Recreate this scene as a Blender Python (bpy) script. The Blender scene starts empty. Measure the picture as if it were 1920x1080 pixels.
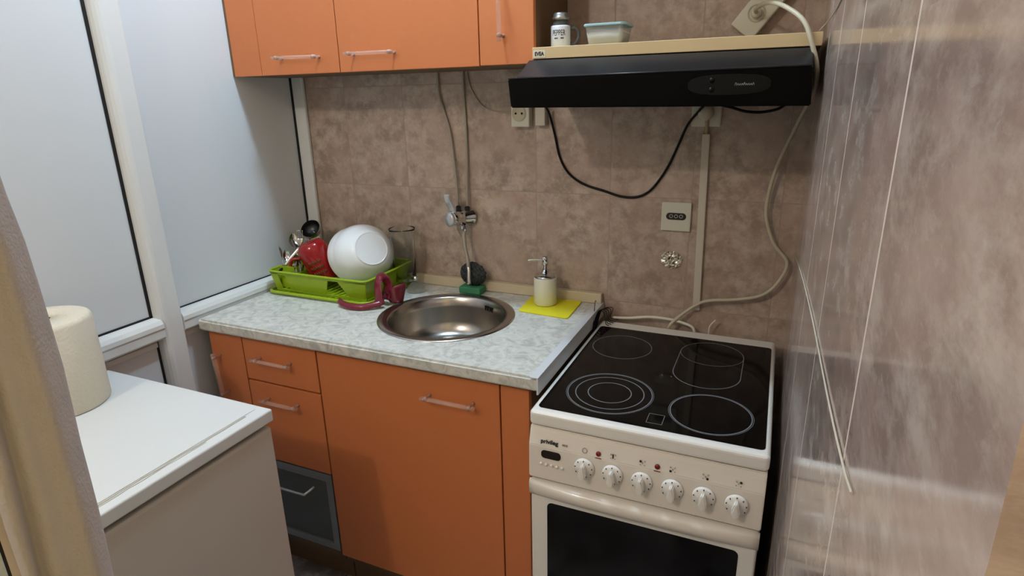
import bpy, bmesh, math, random
from mathutils import Vector, Matrix
random.seed(7)
SC = bpy.context.scene
COL = SC.collection
PI = math.pi

# ------------------------------------------------------------------ camera
CAM_POS = Vector((1.6155, -1.7532, 1.5188))
YAW, PITCH, ROLL, FPX = 0.4186, 0.3098, -0.0217, 1120.8
cy_, sy_, cp_, sp_ = math.cos(YAW), math.sin(YAW), math.cos(PITCH), math.sin(PITCH)
F_ = Vector((-sy_*cp_, cy_*cp_, -sp_)); R_ = Vector((cy_, sy_, 0)); U_ = R_.cross(F_)
R2 = R_*math.cos(ROLL) + U_*math.sin(ROLL); U2 = -R_*math.sin(ROLL) + U_*math.cos(ROLL)
cam = bpy.data.cameras.new('camera'); cam.sensor_width = 36; cam.lens = FPX*36/1920
cam.clip_start = 0.02
co = bpy.data.objects.new('camera', cam); COL.objects.link(co)
co.matrix_world = Matrix(((R2.x, U2.x, -F_.x, CAM_POS.x), (R2.y, U2.y, -F_.y, CAM_POS.y),
                          (R2.z, U2.z, -F_.z, CAM_POS.z), (0, 0, 0, 1)))
SC.camera = co
SC.view_settings.view_transform = 'Standard'
SC.view_settings.look = 'None'
SC.view_settings.gamma = 1
SC.view_settings.exposure = -0.14
SC.view_settings.use_curve_mapping = False

# ------------------------------------------------------------------ world and lamps
w = bpy.data.worlds.new('world'); SC.world = w; w.use_nodes = True
w.node_tree.nodes['Background'].inputs[0].default_value = (0.75, 0.85, 1, 1)
w.node_tree.nodes['Background'].inputs[1].default_value = 0.3

def lamp(name, loc, power, col, radius):
    l = bpy.data.lights.new(name, 'POINT'); l.energy = power; l.color = col; l.shadow_soft_size = radius
    o = bpy.data.objects.new(name, l); COL.objects.link(o); o.location = loc
    return o
lamp('cool_ceiling_lamp', (0.80, -0.46, 2.58), 46, (0.60, 0.81, 1.0), 0.05)
lamp('warm_room_lamp', (0.48, -2.55, 2.55), 36, (1.0, 0.89, 0.79), 0.045)

# ------------------------------------------------------------------ materials
def srgb(r, g, b):
    f = lambda c: (c/255/12.92) if c/255 <= 0.04045 else ((c/255+0.055)/1.055)**2.4
    return (f(r), f(g), f(b), 1)

def mat(name, col, rough=0.5, metal=0.0, spec=0.5, noise=0.0, nscale=20, bump=0.0, bscale=60, coat=0.0, trans=0.0, ior=1.45, alpha=1.0):
    m = bpy.data.materials.new(name); m.use_nodes = True
    nt = m.node_tree; b = nt.nodes['Principled BSDF']
    b.inputs['Base Color'].default_value = col
    b.inputs['Roughness'].default_value = rough
    b.inputs['Metallic'].default_value = metal
    b.inputs['Specular IOR Level'].default_value = spec
    b.inputs['Coat Weight'].default_value = coat
    b.inputs['Transmission Weight'].default_value = trans
    b.inputs['IOR'].default_value = ior
    b.inputs['Alpha'].default_value = alpha
    tc = nt.nodes.new('ShaderNodeTexCoord')
    if noise > 0:
        n = nt.nodes.new('ShaderNodeTexNoise'); n.inputs['Scale'].default_value = nscale; n.inputs['Detail'].default_value = 4
        nt.links.new(tc.outputs['Object'], n.inputs['Vector'])
        mx = nt.nodes.new('ShaderNodeMix'); mx.data_type = 'RGBA'
        mx.inputs[6].default_value = tuple(c*(1-noise) for c in col[:3])+(1,)
        mx.inputs[7].default_value = tuple(min(1, c*(1+noise)) for c in col[:3])+(1,)
        nt.links.new(n.outputs['Fac'], mx.inputs[0]); nt.links.new(mx.outputs[2], b.inputs['Base Color'])
    if bump > 0:
        n2 = nt.nodes.new('ShaderNodeTexNoise'); n2.inputs['Scale'].default_value = bscale; n2.inputs['Detail'].default_value = 3
        nt.links.new(tc.outputs['Object'], n2.inputs['Vector'])
        bp = nt.nodes.new('ShaderNodeBump'); bp.inputs['Strength'].default_value = bump; bp.inputs['Distance'].default_value = 0.002
        nt.links.new(n2.outputs['Fac'], bp.inputs['Height']); nt.links.new(bp.outputs['Normal'], b.inputs['Normal'])
    return m

def tile_mat(name, ax, pw, ow, ph, oh, c_dark, c_light, c_warm, c_grout, gw, groutmix, rough, mscale, bstr, hgrout=1.0, tint=0.12, stretch=1.0, coat=0.0):
    """glazed ceramic tiles: ax 0/1 = horizontal axis; mottled glaze, grout joints from the position"""
    m = bpy.data.materials.new(name); m.use_nodes = True
    nt = m.node_tree; N = nt.nodes; L = nt.links; b = N['Principled BSDF']
    def math_(op, a, c=None, d=None):
        n = N.new('ShaderNodeMath'); n.operation = op
        for i, x in enumerate((a, c, d)):
            if x is None: continue
            if isinstance(x, (int, float)): n.inputs[i].default_value = x
            else: L.new(x, n.inputs[i])
        return n.outputs[0]
    tc = N.new('ShaderNodeTexCoord'); sp = N.new('ShaderNodeSeparateXYZ'); L.new(tc.outputs['Object'], sp.inputs[0])
    h = sp.outputs[ax]; v = sp.outputs[2]
    a = math_('DIVIDE', math_('SUBTRACT', h, ow), pw); c = math_('DIVIDE', math_('SUBTRACT', v, oh), ph)
    fa = math_('FRACT', a); fc = math_('FRACT', c)
    da = math_('MULTIPLY', math_('MINIMUM', fa, math_('SUBTRACT', 1, fa)), pw)
    dc = math_('MULTIPLY', math_('MINIMUM', fc, math_('SUBTRACT', 1, fc)), ph)
    ga = math_('LESS_THAN', da, gw/2); gc = math_('MULTIPLY', math_('LESS_THAN', dc, gw/2), hgrout)
    g = math_('MAXIMUM', ga, gc)
    wn = N.new('ShaderNodeTexWhiteNoise'); wn.noise_dimensions = '3D'
    cb = N.new('ShaderNodeCombineXYZ'); L.new(math_('FLOOR', a), cb.inputs[0]); L.new(math_('FLOOR', c), cb.inputs[1]); L.new(cb.outputs[0], wn.inputs['Vector'])
    # offset mottling in every tile
    va = N.new('ShaderNodeVectorMath'); va.operation = 'MULTIPLY'; L.new(tc.outputs['Object'], va.inputs[0]); va.inputs[1].default_value = (1, 1, stretch)
    vb = N.new('ShaderNodeVectorMath'); vb.operation = 'SCALE'; L.new(wn.outputs['Color'], vb.inputs[0]); vb.inputs['Scale'].default_value = 3.0
    vc = N.new('ShaderNodeVectorMath'); vc.operation = 'ADD'; L.new(va.outputs[0], vc.inputs[0]); L.new(vb.outputs[0], vc.inputs[1])
    def noise(sc, det, ro, dist=0.0):
        n = N.new('ShaderNodeTexNoise'); n.inputs['Scale'].default_value = sc; n.inputs['Detail'].default_value = det
        n.inputs['Roughness'].default_value = ro; n.inputs['Distortion'].default_value = dist; L.new(vc.outputs[0], n.inputs['Vector']); return n.outputs['Fac']
    def ramp(x, p0, p1):
        r = N.new('ShaderNodeMapRange'); r.inputs[1].default_value = p0; r.inputs[2].default_value = p1; L.new(x, r.inputs[0]); return r.outputs[0]
    def mix(f, c1, c2):
        n = N.new('ShaderNodeMix'); n.data_type = 'RGBA'
        if isinstance(f, (int, float)): n.inputs[0].default_value = f
        else: L.new(f, n.inputs[0])
        for i, x in ((6, c1), (7, c2)):
            if isinstance(x, tuple): n.inputs[i].default_value = x
            else: L.new(x, n.inputs[i])
        return n.outputs[2]
    n1 = noise(mscale, 7, 0.68, 0.12); n2 = noise(mscale*0.45, 4, 0.6, 0.1); n3 = noise(mscale*2.4, 5, 0.7, 0.35)
    c1 = mix(ramp(n1, 0.40, 0.62), c_dark, c_light)
    c2 = mix(math_('MULTIPLY', ramp(n2, 0.42, 0.62), 0.7), c1, c_warm)
    c3 = mix(math_('MULTIPLY', ramp(n3, 0.56, 0.66), 0.40), c2, c_light)
    hs = N.new('ShaderNodeHueSaturation'); L.new(c3, hs.inputs['Color'])
    L.new(math_('MULTIPLY_ADD', wn.outputs['Value'], tint, 1-tint/2), hs.inputs['Value'])
    cf = mix(math_('MULTIPLY', g, groutmix), hs.outputs[0], c_grout)
    L.new(cf, b.inputs['Base Color'])
    L.new(math_('MULTIPLY_ADD', g, 0.45, math_('MULTIPLY_ADD', ramp(n1, 0.3, 0.7), 0.10, rough)), b.inputs['Roughness'])
    bp = N.new('ShaderNodeBump'); bp.inputs['Strength'].default_value = bstr; bp.inputs['Distance'].default_value = 0.002
    L.new(math_('SUBTRACT', n1, math_('MULTIPLY', g, 0.8)), bp.inputs['Height']); L.new(bp.outputs['Normal'], b.inputs['Normal'])
    b.inputs['Specular IOR Level'].default_value = 0.5 if ax == 0 else 0.75
    b.inputs['Coat Weight'].default_value = coat; b.inputs['Coat Roughness'].default_value = 0.12
    return m

def marble_mat(name):
    m = bpy.data.materials.new(name); m.use_nodes = True
    nt = m.node_tree; N = nt.nodes; L = nt.links; b = N['Principled BSDF']
    tc = N.new('ShaderNodeTexCoord')
    n = N.new('ShaderNodeTexNoise'); n.inputs['Scale'].default_value = 26; n.inputs['Detail'].default_value = 6; n.inputs['Distortion'].default_value = 1.6; n.inputs['Roughness'].default_value = 0.6
    L.new(tc.outputs['Object'], n.inputs['Vector'])
    r = N.new('ShaderNodeValToRGB'); e = r.color_ramp.elements
    e[0].position = 0.36; e[0].color = srgb(184, 186, 178); e[1].position = 0.62; e[1].color = srgb(222, 220, 212)
    x = e.new(0.48); x.color = srgb(206, 206, 198)
    L.new(n.outputs['Fac'], r.inputs[0]); L.new(r.outputs[0], b.inputs['Base Color'])
    b.inputs['Roughness'].default_value = 0.42
    return m

def floor_mat(name):
    return tile_mat(name, 0, 0.33, 0.1, 5, -1, srgb(60, 52, 50), srgb(200, 198, 198), srgb(130, 120, 118), srgb(60, 55, 50), 0.004, 0.8, 0.3, 7, 0.1)

M = {}
M['tile'] = tile_mat('mottled_wall_tile', 0, 0.2362, -0.018, 0.33, 0.241, srgb(160, 140, 124), srgb(202, 184, 167), srgb(180, 154, 138),
                     srgb(168, 150, 136), 0.0035, 0.75, 0.33, 21, 0.25, tint=0.10)
M['tile_side'] = tile_mat('glossy_wall_tile', 1, 0.33, 0.01, 0.33, 0.241, srgb(158, 138, 127), srgb(198, 182, 170), srgb(174, 148, 137),
                          srgb(214, 200, 186), 0.0055, 0.95, 0.07, 17, 0.06, hgrout=0.0, tint=0.08, stretch=2.0)
M['floor'] = floor_mat('grey_floor_tile')
M['ceiling'] = mat('ceiling_paint', srgb(206, 204, 200), 0.9)
M['farwall'] = mat('far_wall_paint', srgb(150, 142, 132), 0.9)
M['paint'] = mat('beige_wall_paint', srgb(250, 228, 176), 0.85, noise=0.03, nscale=60, bump=0.1, bscale=300)
M['panel'] = mat('white_panel_sheet', srgb(214, 218, 220), 0.45, noise=0.015, nscale=3)
M['pvc'] = mat('white_pvc', srgb(222, 224, 222), 0.32, noise=0.02, nscale=14)
M['pvcold'] = mat('aged_pvc', srgb(178, 166, 152), 0.42, noise=0.10, nscale=22, bump=0.15, bscale=90)
M['gasket'] = mat('black_rubber', srgb(14, 14, 16), 0.6)
M['orange'] = mat('orange_laminate', srgb(208, 123, 72), 0.42, noise=0.03, nscale=50, bump=0.08, bscale=240)
M['gap'] = mat('dark_gap', srgb(45, 20, 10), 0.9)
M['carcass'] = mat('brown_board', srgb(112, 88, 62), 0.6, noise=0.12, nscale=9)
M['marble'] = marble_mat('marbled_worktop')
M['woodstrip'] = mat('pale_wood_strip', srgb(208, 194, 164), 0.55, noise=0.08, nscale=18)
M['shelf'] = mat('shelf_beech', srgb(212, 186, 140), 0.5, noise=0.07, nscale=10)
M['edge'] = mat('white_edge_strip', srgb(214, 217, 220), 0.3)
M['alu'] = mat('satin_aluminium', srgb(205, 208, 210), 0.32, metal=0.55)
M['acrylic'] = mat('clear_acrylic', srgb(238, 205, 190), 0.2, alpha=0.27, spec=0.4)
M['chrome'] = mat('chrome', srgb(215, 215, 215), 0.12, metal=1.0)
M['dullsteel'] = mat('braided_steel', srgb(172, 164, 150), 0.42, metal=0.3, bump=0.5, bscale=900)
M['sinksteel'] = mat('brushed_sink_steel', srgb(172, 168, 162), 0.24, metal=1.0, noise=0.05, nscale=30)
M['darksteel'] = mat('dark_steel', srgb(70, 70, 72), 0.35, metal=0.9)
M['black'] = mat('black_plastic', srgb(8, 8, 9), 0.35, spec=0.25)
M['hood'] = mat('black_enamel', srgb(4, 4, 4), 0.25, spec=0.12)
M['hoodtop'] = mat('charcoal_enamel', srgb(34, 34, 36), 0.3, spec=0.3)
M['enamel'] = mat('white_enamel', srgb(240, 238, 231), 0.22, spec=0.6, coat=0.3)
M['enamel2'] = mat('cream_enamel', srgb(238, 231, 219), 0.26, spec=0.6, coat=0.2)
M['glassblack'] = mat('black_ceramic_glass', srgb(3, 3, 4), 0.07, spec=0.16)
M['ovenglass'] = mat('black_oven_glass', srgb(6, 6, 7), 0.10, spec=0.35)
M['ring'] = mat('grey_ring_print', srgb(120, 124, 128), 0.3)
M['knob'] = mat('white_knob', srgb(240, 237, 229), 0.3)
M['print'] = mat('dark_print', srgb(35, 32, 30), 0.5)
M['palep'] = mat('pale_print', srgb(170, 160, 148), 0.5)
M['greyp'] = mat('grey_print', srgb(150, 150, 150), 0.4)
M['red'] = mat('red_lens', srgb(120, 28, 20), 0.25)
M['disp'] = mat('brown_display', srgb(34, 22, 16), 0.15)
M['ivory'] = mat('ivory_plastic', srgb(212, 209, 190), 0.4)
M['duct'] = mat('painted_duct', srgb(206, 197, 178), 0.45)
M['cablew'] = mat('cream_cable', srgb(196, 186, 160), 0.45)
M['cablet'] = mat('tan_cable', srgb(168, 144, 108), 0.5)
M['post'] = mat('tinted_post', srgb(196, 160, 140), 0.3, alpha=0.75)
M['foil'] = mat('crumpled_foil', srgb(225, 220, 208), 0.16, metal=0.9, bump=1.0, bscale=70)
M['green'] = mat('lime_plastic', srgb(150, 176, 28), 0.35)
M['white'] = mat('white_glaze', srgb(242, 245, 246), 0.16, spec=0.6)
M['redglaze'] = mat('red_glaze', srgb(150, 24, 26), 0.15, spec=0.6)
M['goldp'] = mat('brown_print', srgb(120, 80, 50), 0.4)
M['maroon'] = mat('maroon_plastic', srgb(118, 32, 48), 0.25, spec=0.6)
M['glass'] = mat('clear_glass', (0.95, 0.98, 0.97, 1), 0.03, trans=1.0, ior=1.25)
M['spongeg'] = mat('green_sponge', srgb(70, 140, 100), 0.9, noise=0.15, nscale=150, bump=0.5, bscale=400)
M['wool'] = mat('steel_wool', srgb(62, 66, 68), 0.4, metal=0.7, noise=0.5, nscale=160, bump=1.0, bscale=260)
M['yellow'] = mat('yellow_cloth', srgb(232, 222, 40), 0.85, bump=0.3, bscale=500)
M['ceramic'] = mat('cream_ceramic', srgb(226, 222, 202), 0.3)
M['fridge'] = mat('fridge_white', srgb(205, 198, 188), 0.4, noise=0.015, nscale=8)
M['fridgetop'] = mat('fridge_top', srgb(222, 224, 222), 0.38, noise=0.02, nscale=9)
M['stain'] = mat('worn_edge', srgb(192, 186, 166), 0.6, noise=0.1, nscale=70)
M['paper'] = mat('kitchen_paper', srgb(220, 212, 192), 0.95, bump=0.9, bscale=130)
M['core'] = mat('cardboard_core', srgb(90, 74, 58), 0.9)
M['jarwhite'] = mat('white_jar_coat', srgb(222, 226, 232), 0.25)
M['tin'] = mat('tin_lid', srgb(170, 168, 160), 0.3, metal=0.8)
M['bluelid'] = mat('pale_blue_lid', srgb(168, 205, 212), 0.4)
M['tub'] = mat('frosted_tub', srgb(200, 205, 200), 0.35, alpha=0.45)
M['salt'] = mat('white_contents', srgb(214, 206, 188), 0.8)
M['aluframe'] = mat('grey_aluminium', srgb(150, 152, 152), 0.4, metal=0.6)
M['frost'] = mat('smoked_glass', srgb(84, 88, 86), 0.3)
M['curtain'] = mat('beige_curtain_cloth', srgb(176, 169, 166), 0.95, noise=0.07, nscale=45, bump=0.3, bscale=500)
M['pane'] = mat('patterned_glass', srgb(190, 200, 196), 0.25, alpha=0.55, bump=0.6, bscale=60)

# ------------------------------------------------------------------ mesh helpers (world coordinates)
def bm_(): return bmesh.new()

def box(bm, x0, x1, y0, y1, z0, z1, bev=0.0, seg=2, rot=None):
    t = bmesh.new(); bmesh.ops.create_cube(t, size=1)
    c = Vector(((x0+x1)/2, (y0+y1)/2, (z0+z1)/2)); s = (x1-x0, y1-y0, z1-z0)
    for v in t.verts: v.co = Vector((v.co.x*s[0], v.co.y*s[1], v.co.z*s[2]))
    if bev > 0: bmesh.ops.bevel(t, geom=list(t.edges), offset=bev, segments=seg, affect='EDGES', profile=0.5)
    if rot is not None:
        for v in t.verts: v.co = rot @ v.co
    for v in t.verts: v.co += c
    merge(bm, t); return bm

def merge(bm, t):
    mp = {}
    for v in t.verts: mp[v] = bm.verts.new(v.co)
    for f in t.faces:
        try:
            nf = bm.faces.new([mp[v] for v in f.verts]); nf.smooth = f.smooth
        except ValueError: pass
    t.free()

def frame_of(d, ref=None):
    d = d.normalized()
    r = ref if ref is not None else (Vector((0, 0, 1)) if abs(d.z) < 0.9 else Vector((1, 0, 0)))
    x = r.cross(d)
    if x.length < 1e-5: x = Vector((0, 1, 0)).cross(d)
    x.normalize(); y = d.cross(x).normalized()
    return x, y

def smooth_path(pts, n=8):
    P = [Vector(p) for p in pts]
    if len(P) < 3: return P
    out = []
    for i in range(len(P)-1):
        p0 = P[i-1] if i > 0 else P[0]*2-P[1]; p1 = P[i]; p2 = P[i+1]; p3 = P[i+2] if i+2 < len(P) else P[-1]*2-P[-2]
        for k in range(n):
            t = k/n
            out.append(0.5*((2*p1)+(-p0+p2)*t+(2*p0-5*p1+4*p2-p3)*t*t+(-p0+3*p1-3*p2+p3)*t**3))
    out.append(P[-1]); return out

def tube(bm, pts, r, seg=10, n=8, ry=None, ref=None, caps=True, rfun=None):
    P = smooth_path(pts, n); rings = []
    px = None
    for i, p in enumerate(P):
        d = (P[min(i+1, len(P)-1)]-P[max(i-1, 0)])
        if d.length < 1e-9: d = Vector((0, 0, 1))
        d.normalize()
        if ref is not None: x, y = frame_of(d, ref)
        elif px is None: x, y = frame_of(d)
        else:
            x = px - d*px.dot(d); x.normalize(); y = d.cross(x)
        px = x
        k = rfun(i/(len(P)-1)) if rfun else 1
        a = r*k; b = (ry if ry else r)*k
        rings.append([bm.verts.new(p + x*a*math.cos(2*PI*j/seg) + y*b*math.sin(2*PI*j/seg)) for j in range(seg)])
    for i in range(len(rings)-1):
        for j in range(seg):
            f = bm.faces.new((rings[i][j], rings[i][(j+1) % seg], rings[i+1][(j+1) % seg], rings[i+1][j])); f.smooth = True
    if caps:
        bm.faces.new(list(reversed(rings[0]))); bm.faces.new(rings[-1])
    return bm

def lathe(bm, prof, org=(0, 0, 0), axis=(0, 0, 1), seg=40, smooth=True, ref=None):
    """prof = [(r, h)...] along axis"""
    o = Vector(org); a = Vector(axis).normalized(); x, y = frame_of(a, ref)
    rings = []
    for r, h in prof:
        if r < 1e-6: rings.append([bm.verts.new(o+a*h)])
        else: rings.append([bm.verts.new(o+a*h+x*r*math.cos(2*PI*j/seg)+y*r*math.sin(2*PI*j/seg)) for j in range(seg)])
    for i in range(len(rings)-1):
        A, B = rings[i], rings[i+1]
        for j in range(seg):
            k = (j+1) % seg
            if len(A) == 1 and len(B) == 1: continue
            if len(A) == 1: f = bm.faces.new((A[0], B[k], B[j]))
            elif len(B) == 1: f = bm.faces.new((A[j], A[k], B[0]))
            else: f = bm.faces.new((A[j], A[k], B[k], B[j]))
            f.smooth = smooth
    return bm

def prism(bm, poly, d0, d1, plane='xz', bev=0):
    """2-D polygon extruded between d0 and d1 along the missing axis"""
    def P(a, b, d):
        return {'xz': (a, d, b), 'xy': (a, b, d), 'yz': (d, a, b)}[plane]
    t = bmesh.new()
    A = [t.verts.new(P(a, b, d0)) for a, b in poly]; B = [t.verts.new(P(a, b, d1)) for a, b in poly]
    t.faces.new(A); t.faces.new(list(reversed(B)))
    n = len(poly)
    for i in range(n):
        t.faces.new((A[i], B[i], B[(i+1) % n], A[(i+1) % n]))
    bmesh.ops.recalc_face_normals(t, faces=list(t.faces))
    if bev > 0: bmesh.ops.bevel(t, geom=list(t.edges), offset=bev, segments=2, affect='EDGES')
    merge(bm, t); return bm

def rrect(x0, x1, y0, y1, r, n=5):
    out = []
    for cx, cy, a0 in ((x1-r, y1-r, 0), (x0+r, y1-r, 90), (x0+r, y0+r, 180), (x1-r, y0+r, 270)):
        for k in range(n+1):
            a = math.radians(a0+90*k/n); out.append((cx+r*math.cos(a), cy+r*math.sin(a)))
    return out

def ring_flat(bm, cx, cy, z, r, wd, h=0.0004, seg=64, sx=1.0, sy=1.0):
    vs = []
    for rr, hh in ((r-wd/2, 0), (r-wd/2, h), (r+wd/2, h), (r+wd/2, 0)):
        vs.append([bm.verts.new((cx+(rr)*math.cos(2*PI*j/seg)*sx, cy+(rr)*math.sin(2*PI*j/seg)*sy, z+hh)) for j in range(seg)])
    for i in range(3):
        for j in range(seg):
            bm.faces.new((vs[i][j], vs[i+1][j], vs[i+1][(j+1) % seg], vs[i][(j+1) % seg]))
    return bm

def link(name, bm, m, parent=None, org=None, smooth=False):
    """bm in world coordinates -> one mesh object; its vertices are stored relative to its thing's base"""
    bmesh.ops.recalc_face_normals(bm, faces=list(bm.faces))
    root = parent
    base = Vector((0, 0, 0))
    if parent is not None:
        while root.parent is not None: root = root.parent
        base = root.location.copy()
    elif org is not None: base = Vector(org)
    for v in bm.verts: v.co -= base
    me = bpy.data.meshes.new(name); bm.to_mesh(me); bm.free()
    if smooth:
        for p in me.polygons: p.use_smooth = True
    ms = m if isinstance(m, (list, tuple)) else [m]
    for x in ms: me.materials.append(x)
    o = bpy.data.objects.new(name, me); COL.objects.link(o)
    if parent is not None: o.parent = parent
    else: o.location = base
    return o

def tag(o, label, cat, group=None):
    o['label'] = label; o['category'] = cat
    if group: o['group'] = group
    return o

def thing(name, label, cat, loc, group=None):
    o = bpy.data.objects.new(name, None); COL.objects.link(o); o.location = loc; o.empty_display_size = 0.05
    return tag(o, label, cat, group)

def struct(name, bm, m, parent=None, smooth=False):
    o = link(name, bm, m, parent, smooth=smooth)
    if parent is None: o['kind'] = 'structure'
    return o

def text(bm, s, size, org, xdir, ydir, depth=0.0006, bold=0.0, sx=1.0):
    cu = bpy.data.curves.new('lettering', 'FONT'); cu.body = s; cu.size = size; cu.extrude = depth; cu.offset = bold
    cu.align_x = 'CENTER'; cu.align_y = 'CENTER'
    o = bpy.data.objects.new('lettering', cu); COL.objects.link(o)
    dg = bpy.context.evaluated_depsgraph_get(); me = bpy.data.meshes.new_from_object(o.evaluated_get(dg))
    X = Vector(xdir).normalized(); Y = Vector(ydir).normalized(); Z = X.cross(Y)
    t = bmesh.new(); t.from_mesh(me)
    for v in t.verts: v.co = Vector(org)+X*v.co.x*sx+Y*v.co.y+Z*v.co.z
    merge(bm, t)
    bpy.data.objects.remove(o); bpy.data.curves.remove(cu); bpy.data.meshes.remove(me)
    return bm

# ================================================================== SETTING
WX = 1.6817; RY = -3.1; CZ = 2.72
struct('floor', box(bm_(), -0.3, 2.0, RY-0.1, 0.15, -0.08, 0.0), M['floor'])
struct('ceiling', box(bm_(), -0.3, 2.0, RY-0.1, 0.15, CZ, CZ+0.08), M['ceiling'])
struct('wall_back', box(bm_(), -0.3, 2.0, 0.0, 0.12, 0.0, CZ), M['tile'])
# tiled right wall: the tiled part ends in a slightly ragged edge, painted plaster beyond it
poly = [(0.0, 0.0), (0.0, CZ), (-1.53, CZ)]
zz = CZ
while zz > 0:
    poly.append((-1.572+random.uniform(-0.006, 0.006), zz)); zz -= 0.035
poly.append((-1.572, 0.0))
struct('wall_right', prism(bm_(), poly, WX, WX+0.012, 'yz'), M['tile_side'])
struct('wall_right_plaster', box(bm_(), WX+0.0125, WX+0.15, RY, 0.0, 0.0, CZ), M['paint'])
struct('wall_front', box(bm_(), -0.3, 2.0, RY-0.1, RY, 0.0, CZ), M['farwall'])
# left partition: sheets of panel in a white plastic frame
struct('wall_left', box(bm_(), -0.12, 0.0, RY, 0.0, 0.0, CZ), M['panel'])

def bead(bm, pts2, a0, a1, along):
    """profile (x, t) extruded; along 'z': t is y ; along 'y': t is z"""
    if along == 'z': prism(bm, pts2, a0, a1, 'xy')
    else:
        t = [(b, a) for a, b in pts2]
        A = [bm.verts.new((x, a0, z)) for x, z in pts2]; B = [bm.verts.new((x, a1, z)) for x, z in pts2]
        bm.faces.new(A); bm.faces.new(list(reversed(B)))
        n = len(pts2)
        for i in range(n): bm.faces.new((A[i], B[i], B[(i+1) % n], A[(i+1) % n]))
    return bm

def prof(t0, t1, h=0.034, b0=0.012, b1=0.012, n=5):
    """raised frame profile: rounded glazing beads at both edges, flat middle"""
    out = [(0.0, t0)]
    for k in range(n+1):
        a = PI/2*k/n; out.append((h*math.sin(a)*0.98, t0+b0*(1-math.cos(a))))
    for k in range(n+1):
        a = PI/2*(1-k/n); out.append((h*math.sin(a)*0.98, t1-b1*(1-math.cos(a))))
    out.append((0.0, t1)); return out

m1, m2 = -0.690, -0.612
def trim(name, bm): return struct(name, bm, M['pvc'])
trim('trim_1', bead(bm_(), prof(m1, m2, 0.034, 0.024, 0.012), 0.0, CZ, 'z'))            # mullion
tr = [(0.0, 0.865), (0.030, 0.868), (0.034, 0.874), (0.034, 0.896), (0.037, 0.902), (0.036, 0.914), (0.028, 0.924), (0.012, 0.930), (0.0, 0.932)]
trim('trim_2', bead(bm_(), tr, m2-0.006, -0.016, 'y'))      # transom over the worktop side
trim('trim_3', bead(bm_(), tr, RY, m1+0.008, 'y'))
trim('trim_4', box(bm_(), 0.0, 0.052, -0.016, 0.0, 0.0, CZ, 0.006, 3))                   # corner post
trim('trim_5', bead(bm_(), prof(-1.72, -1.64, 0.034, 0.024, 0.012), 0.932, CZ, 'z'))
g = bm_()
box(g, 0.0, 0.004, m1-0.007, m1+0.002, 0.926, CZ)
box(g, 0.0, 0.004, -1.64, m1, 0.927, 0.9365)
box(g, 0.0, 0.004, m2, -0.016, 0.927, 0.9345)
box(g, 0.0, 0.004, m2-0.001, m2+0.0015, 0.935, CZ)
box(g, 0.0, 0.006, -0.0215, -0.0155, 0.87, CZ)
box(g, 0.0, 0.004, m1-0.005, m1+0.005, 0.0, 0.863)
box(g, 0.0, 0.004, -1.64, m1, 0.857, 0.8635)
box(g, 0.0, 0.004, m2-0.004, -0.03, 0.859, 0.8635)
box(g, 0.0, 0.003, m2-0.006, m2-0.003, 0.0, 0.863)
struct('trim_6', g, M['gasket'])
g = bm_(); box(g, 0.0, 0.008, -1.5, m1-0.005, 0.842, 0.857); box(g, 0.0, 0.008, m2, -0.1, 0.842, 0.858)
struct('trim_7', g, M['pvc'])

# glazed door leaf at the very left, then the curtain in front of it
def vert_slab(bm, pts, z0, z1):
    A = [bm.verts.new((x, y, z0)) for x, y in pts]; B = [bm.verts.new((x, y, z1)) for x, y in pts]
    n = len(pts)
    for i in range(n): bm.faces.new((A[i], A[(i+1) % n], B[(i+1) % n], B[i]))
    bm.faces.new(A); bm.faces.new(list(reversed(B))); return bm
def quad(p, q, th):
    p = Vector(p); q = Vector(q); d = (q-p).normalized(); n = Vector((-d.y, d.x))*th/2
    return [tuple(p+n), tuple(q+n), tuple(q-n), tuple(p-n)]
DA = Vector((1.262, -1.6235)); DD = Vector((-0.80, -0.60)).normalized()
dr = struct('door_1', vert_slab(bm_(), quad(DA, DA+DD*0.26, 0.006), 0.03, 2.02), M['pane'])
link('door_gasket', vert_slab(bm_(), quad(DA-DD*0.0045, DA+DD*0.0005, 0.012), 0.03, 2.02), M['gasket'], dr)
link('door_stile', vert_slab(bm_(), quad(DA-DD*0.016, DA-DD*0.0045, 0.022), 0.0, 2.05), M['pvcold'], dr)

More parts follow.
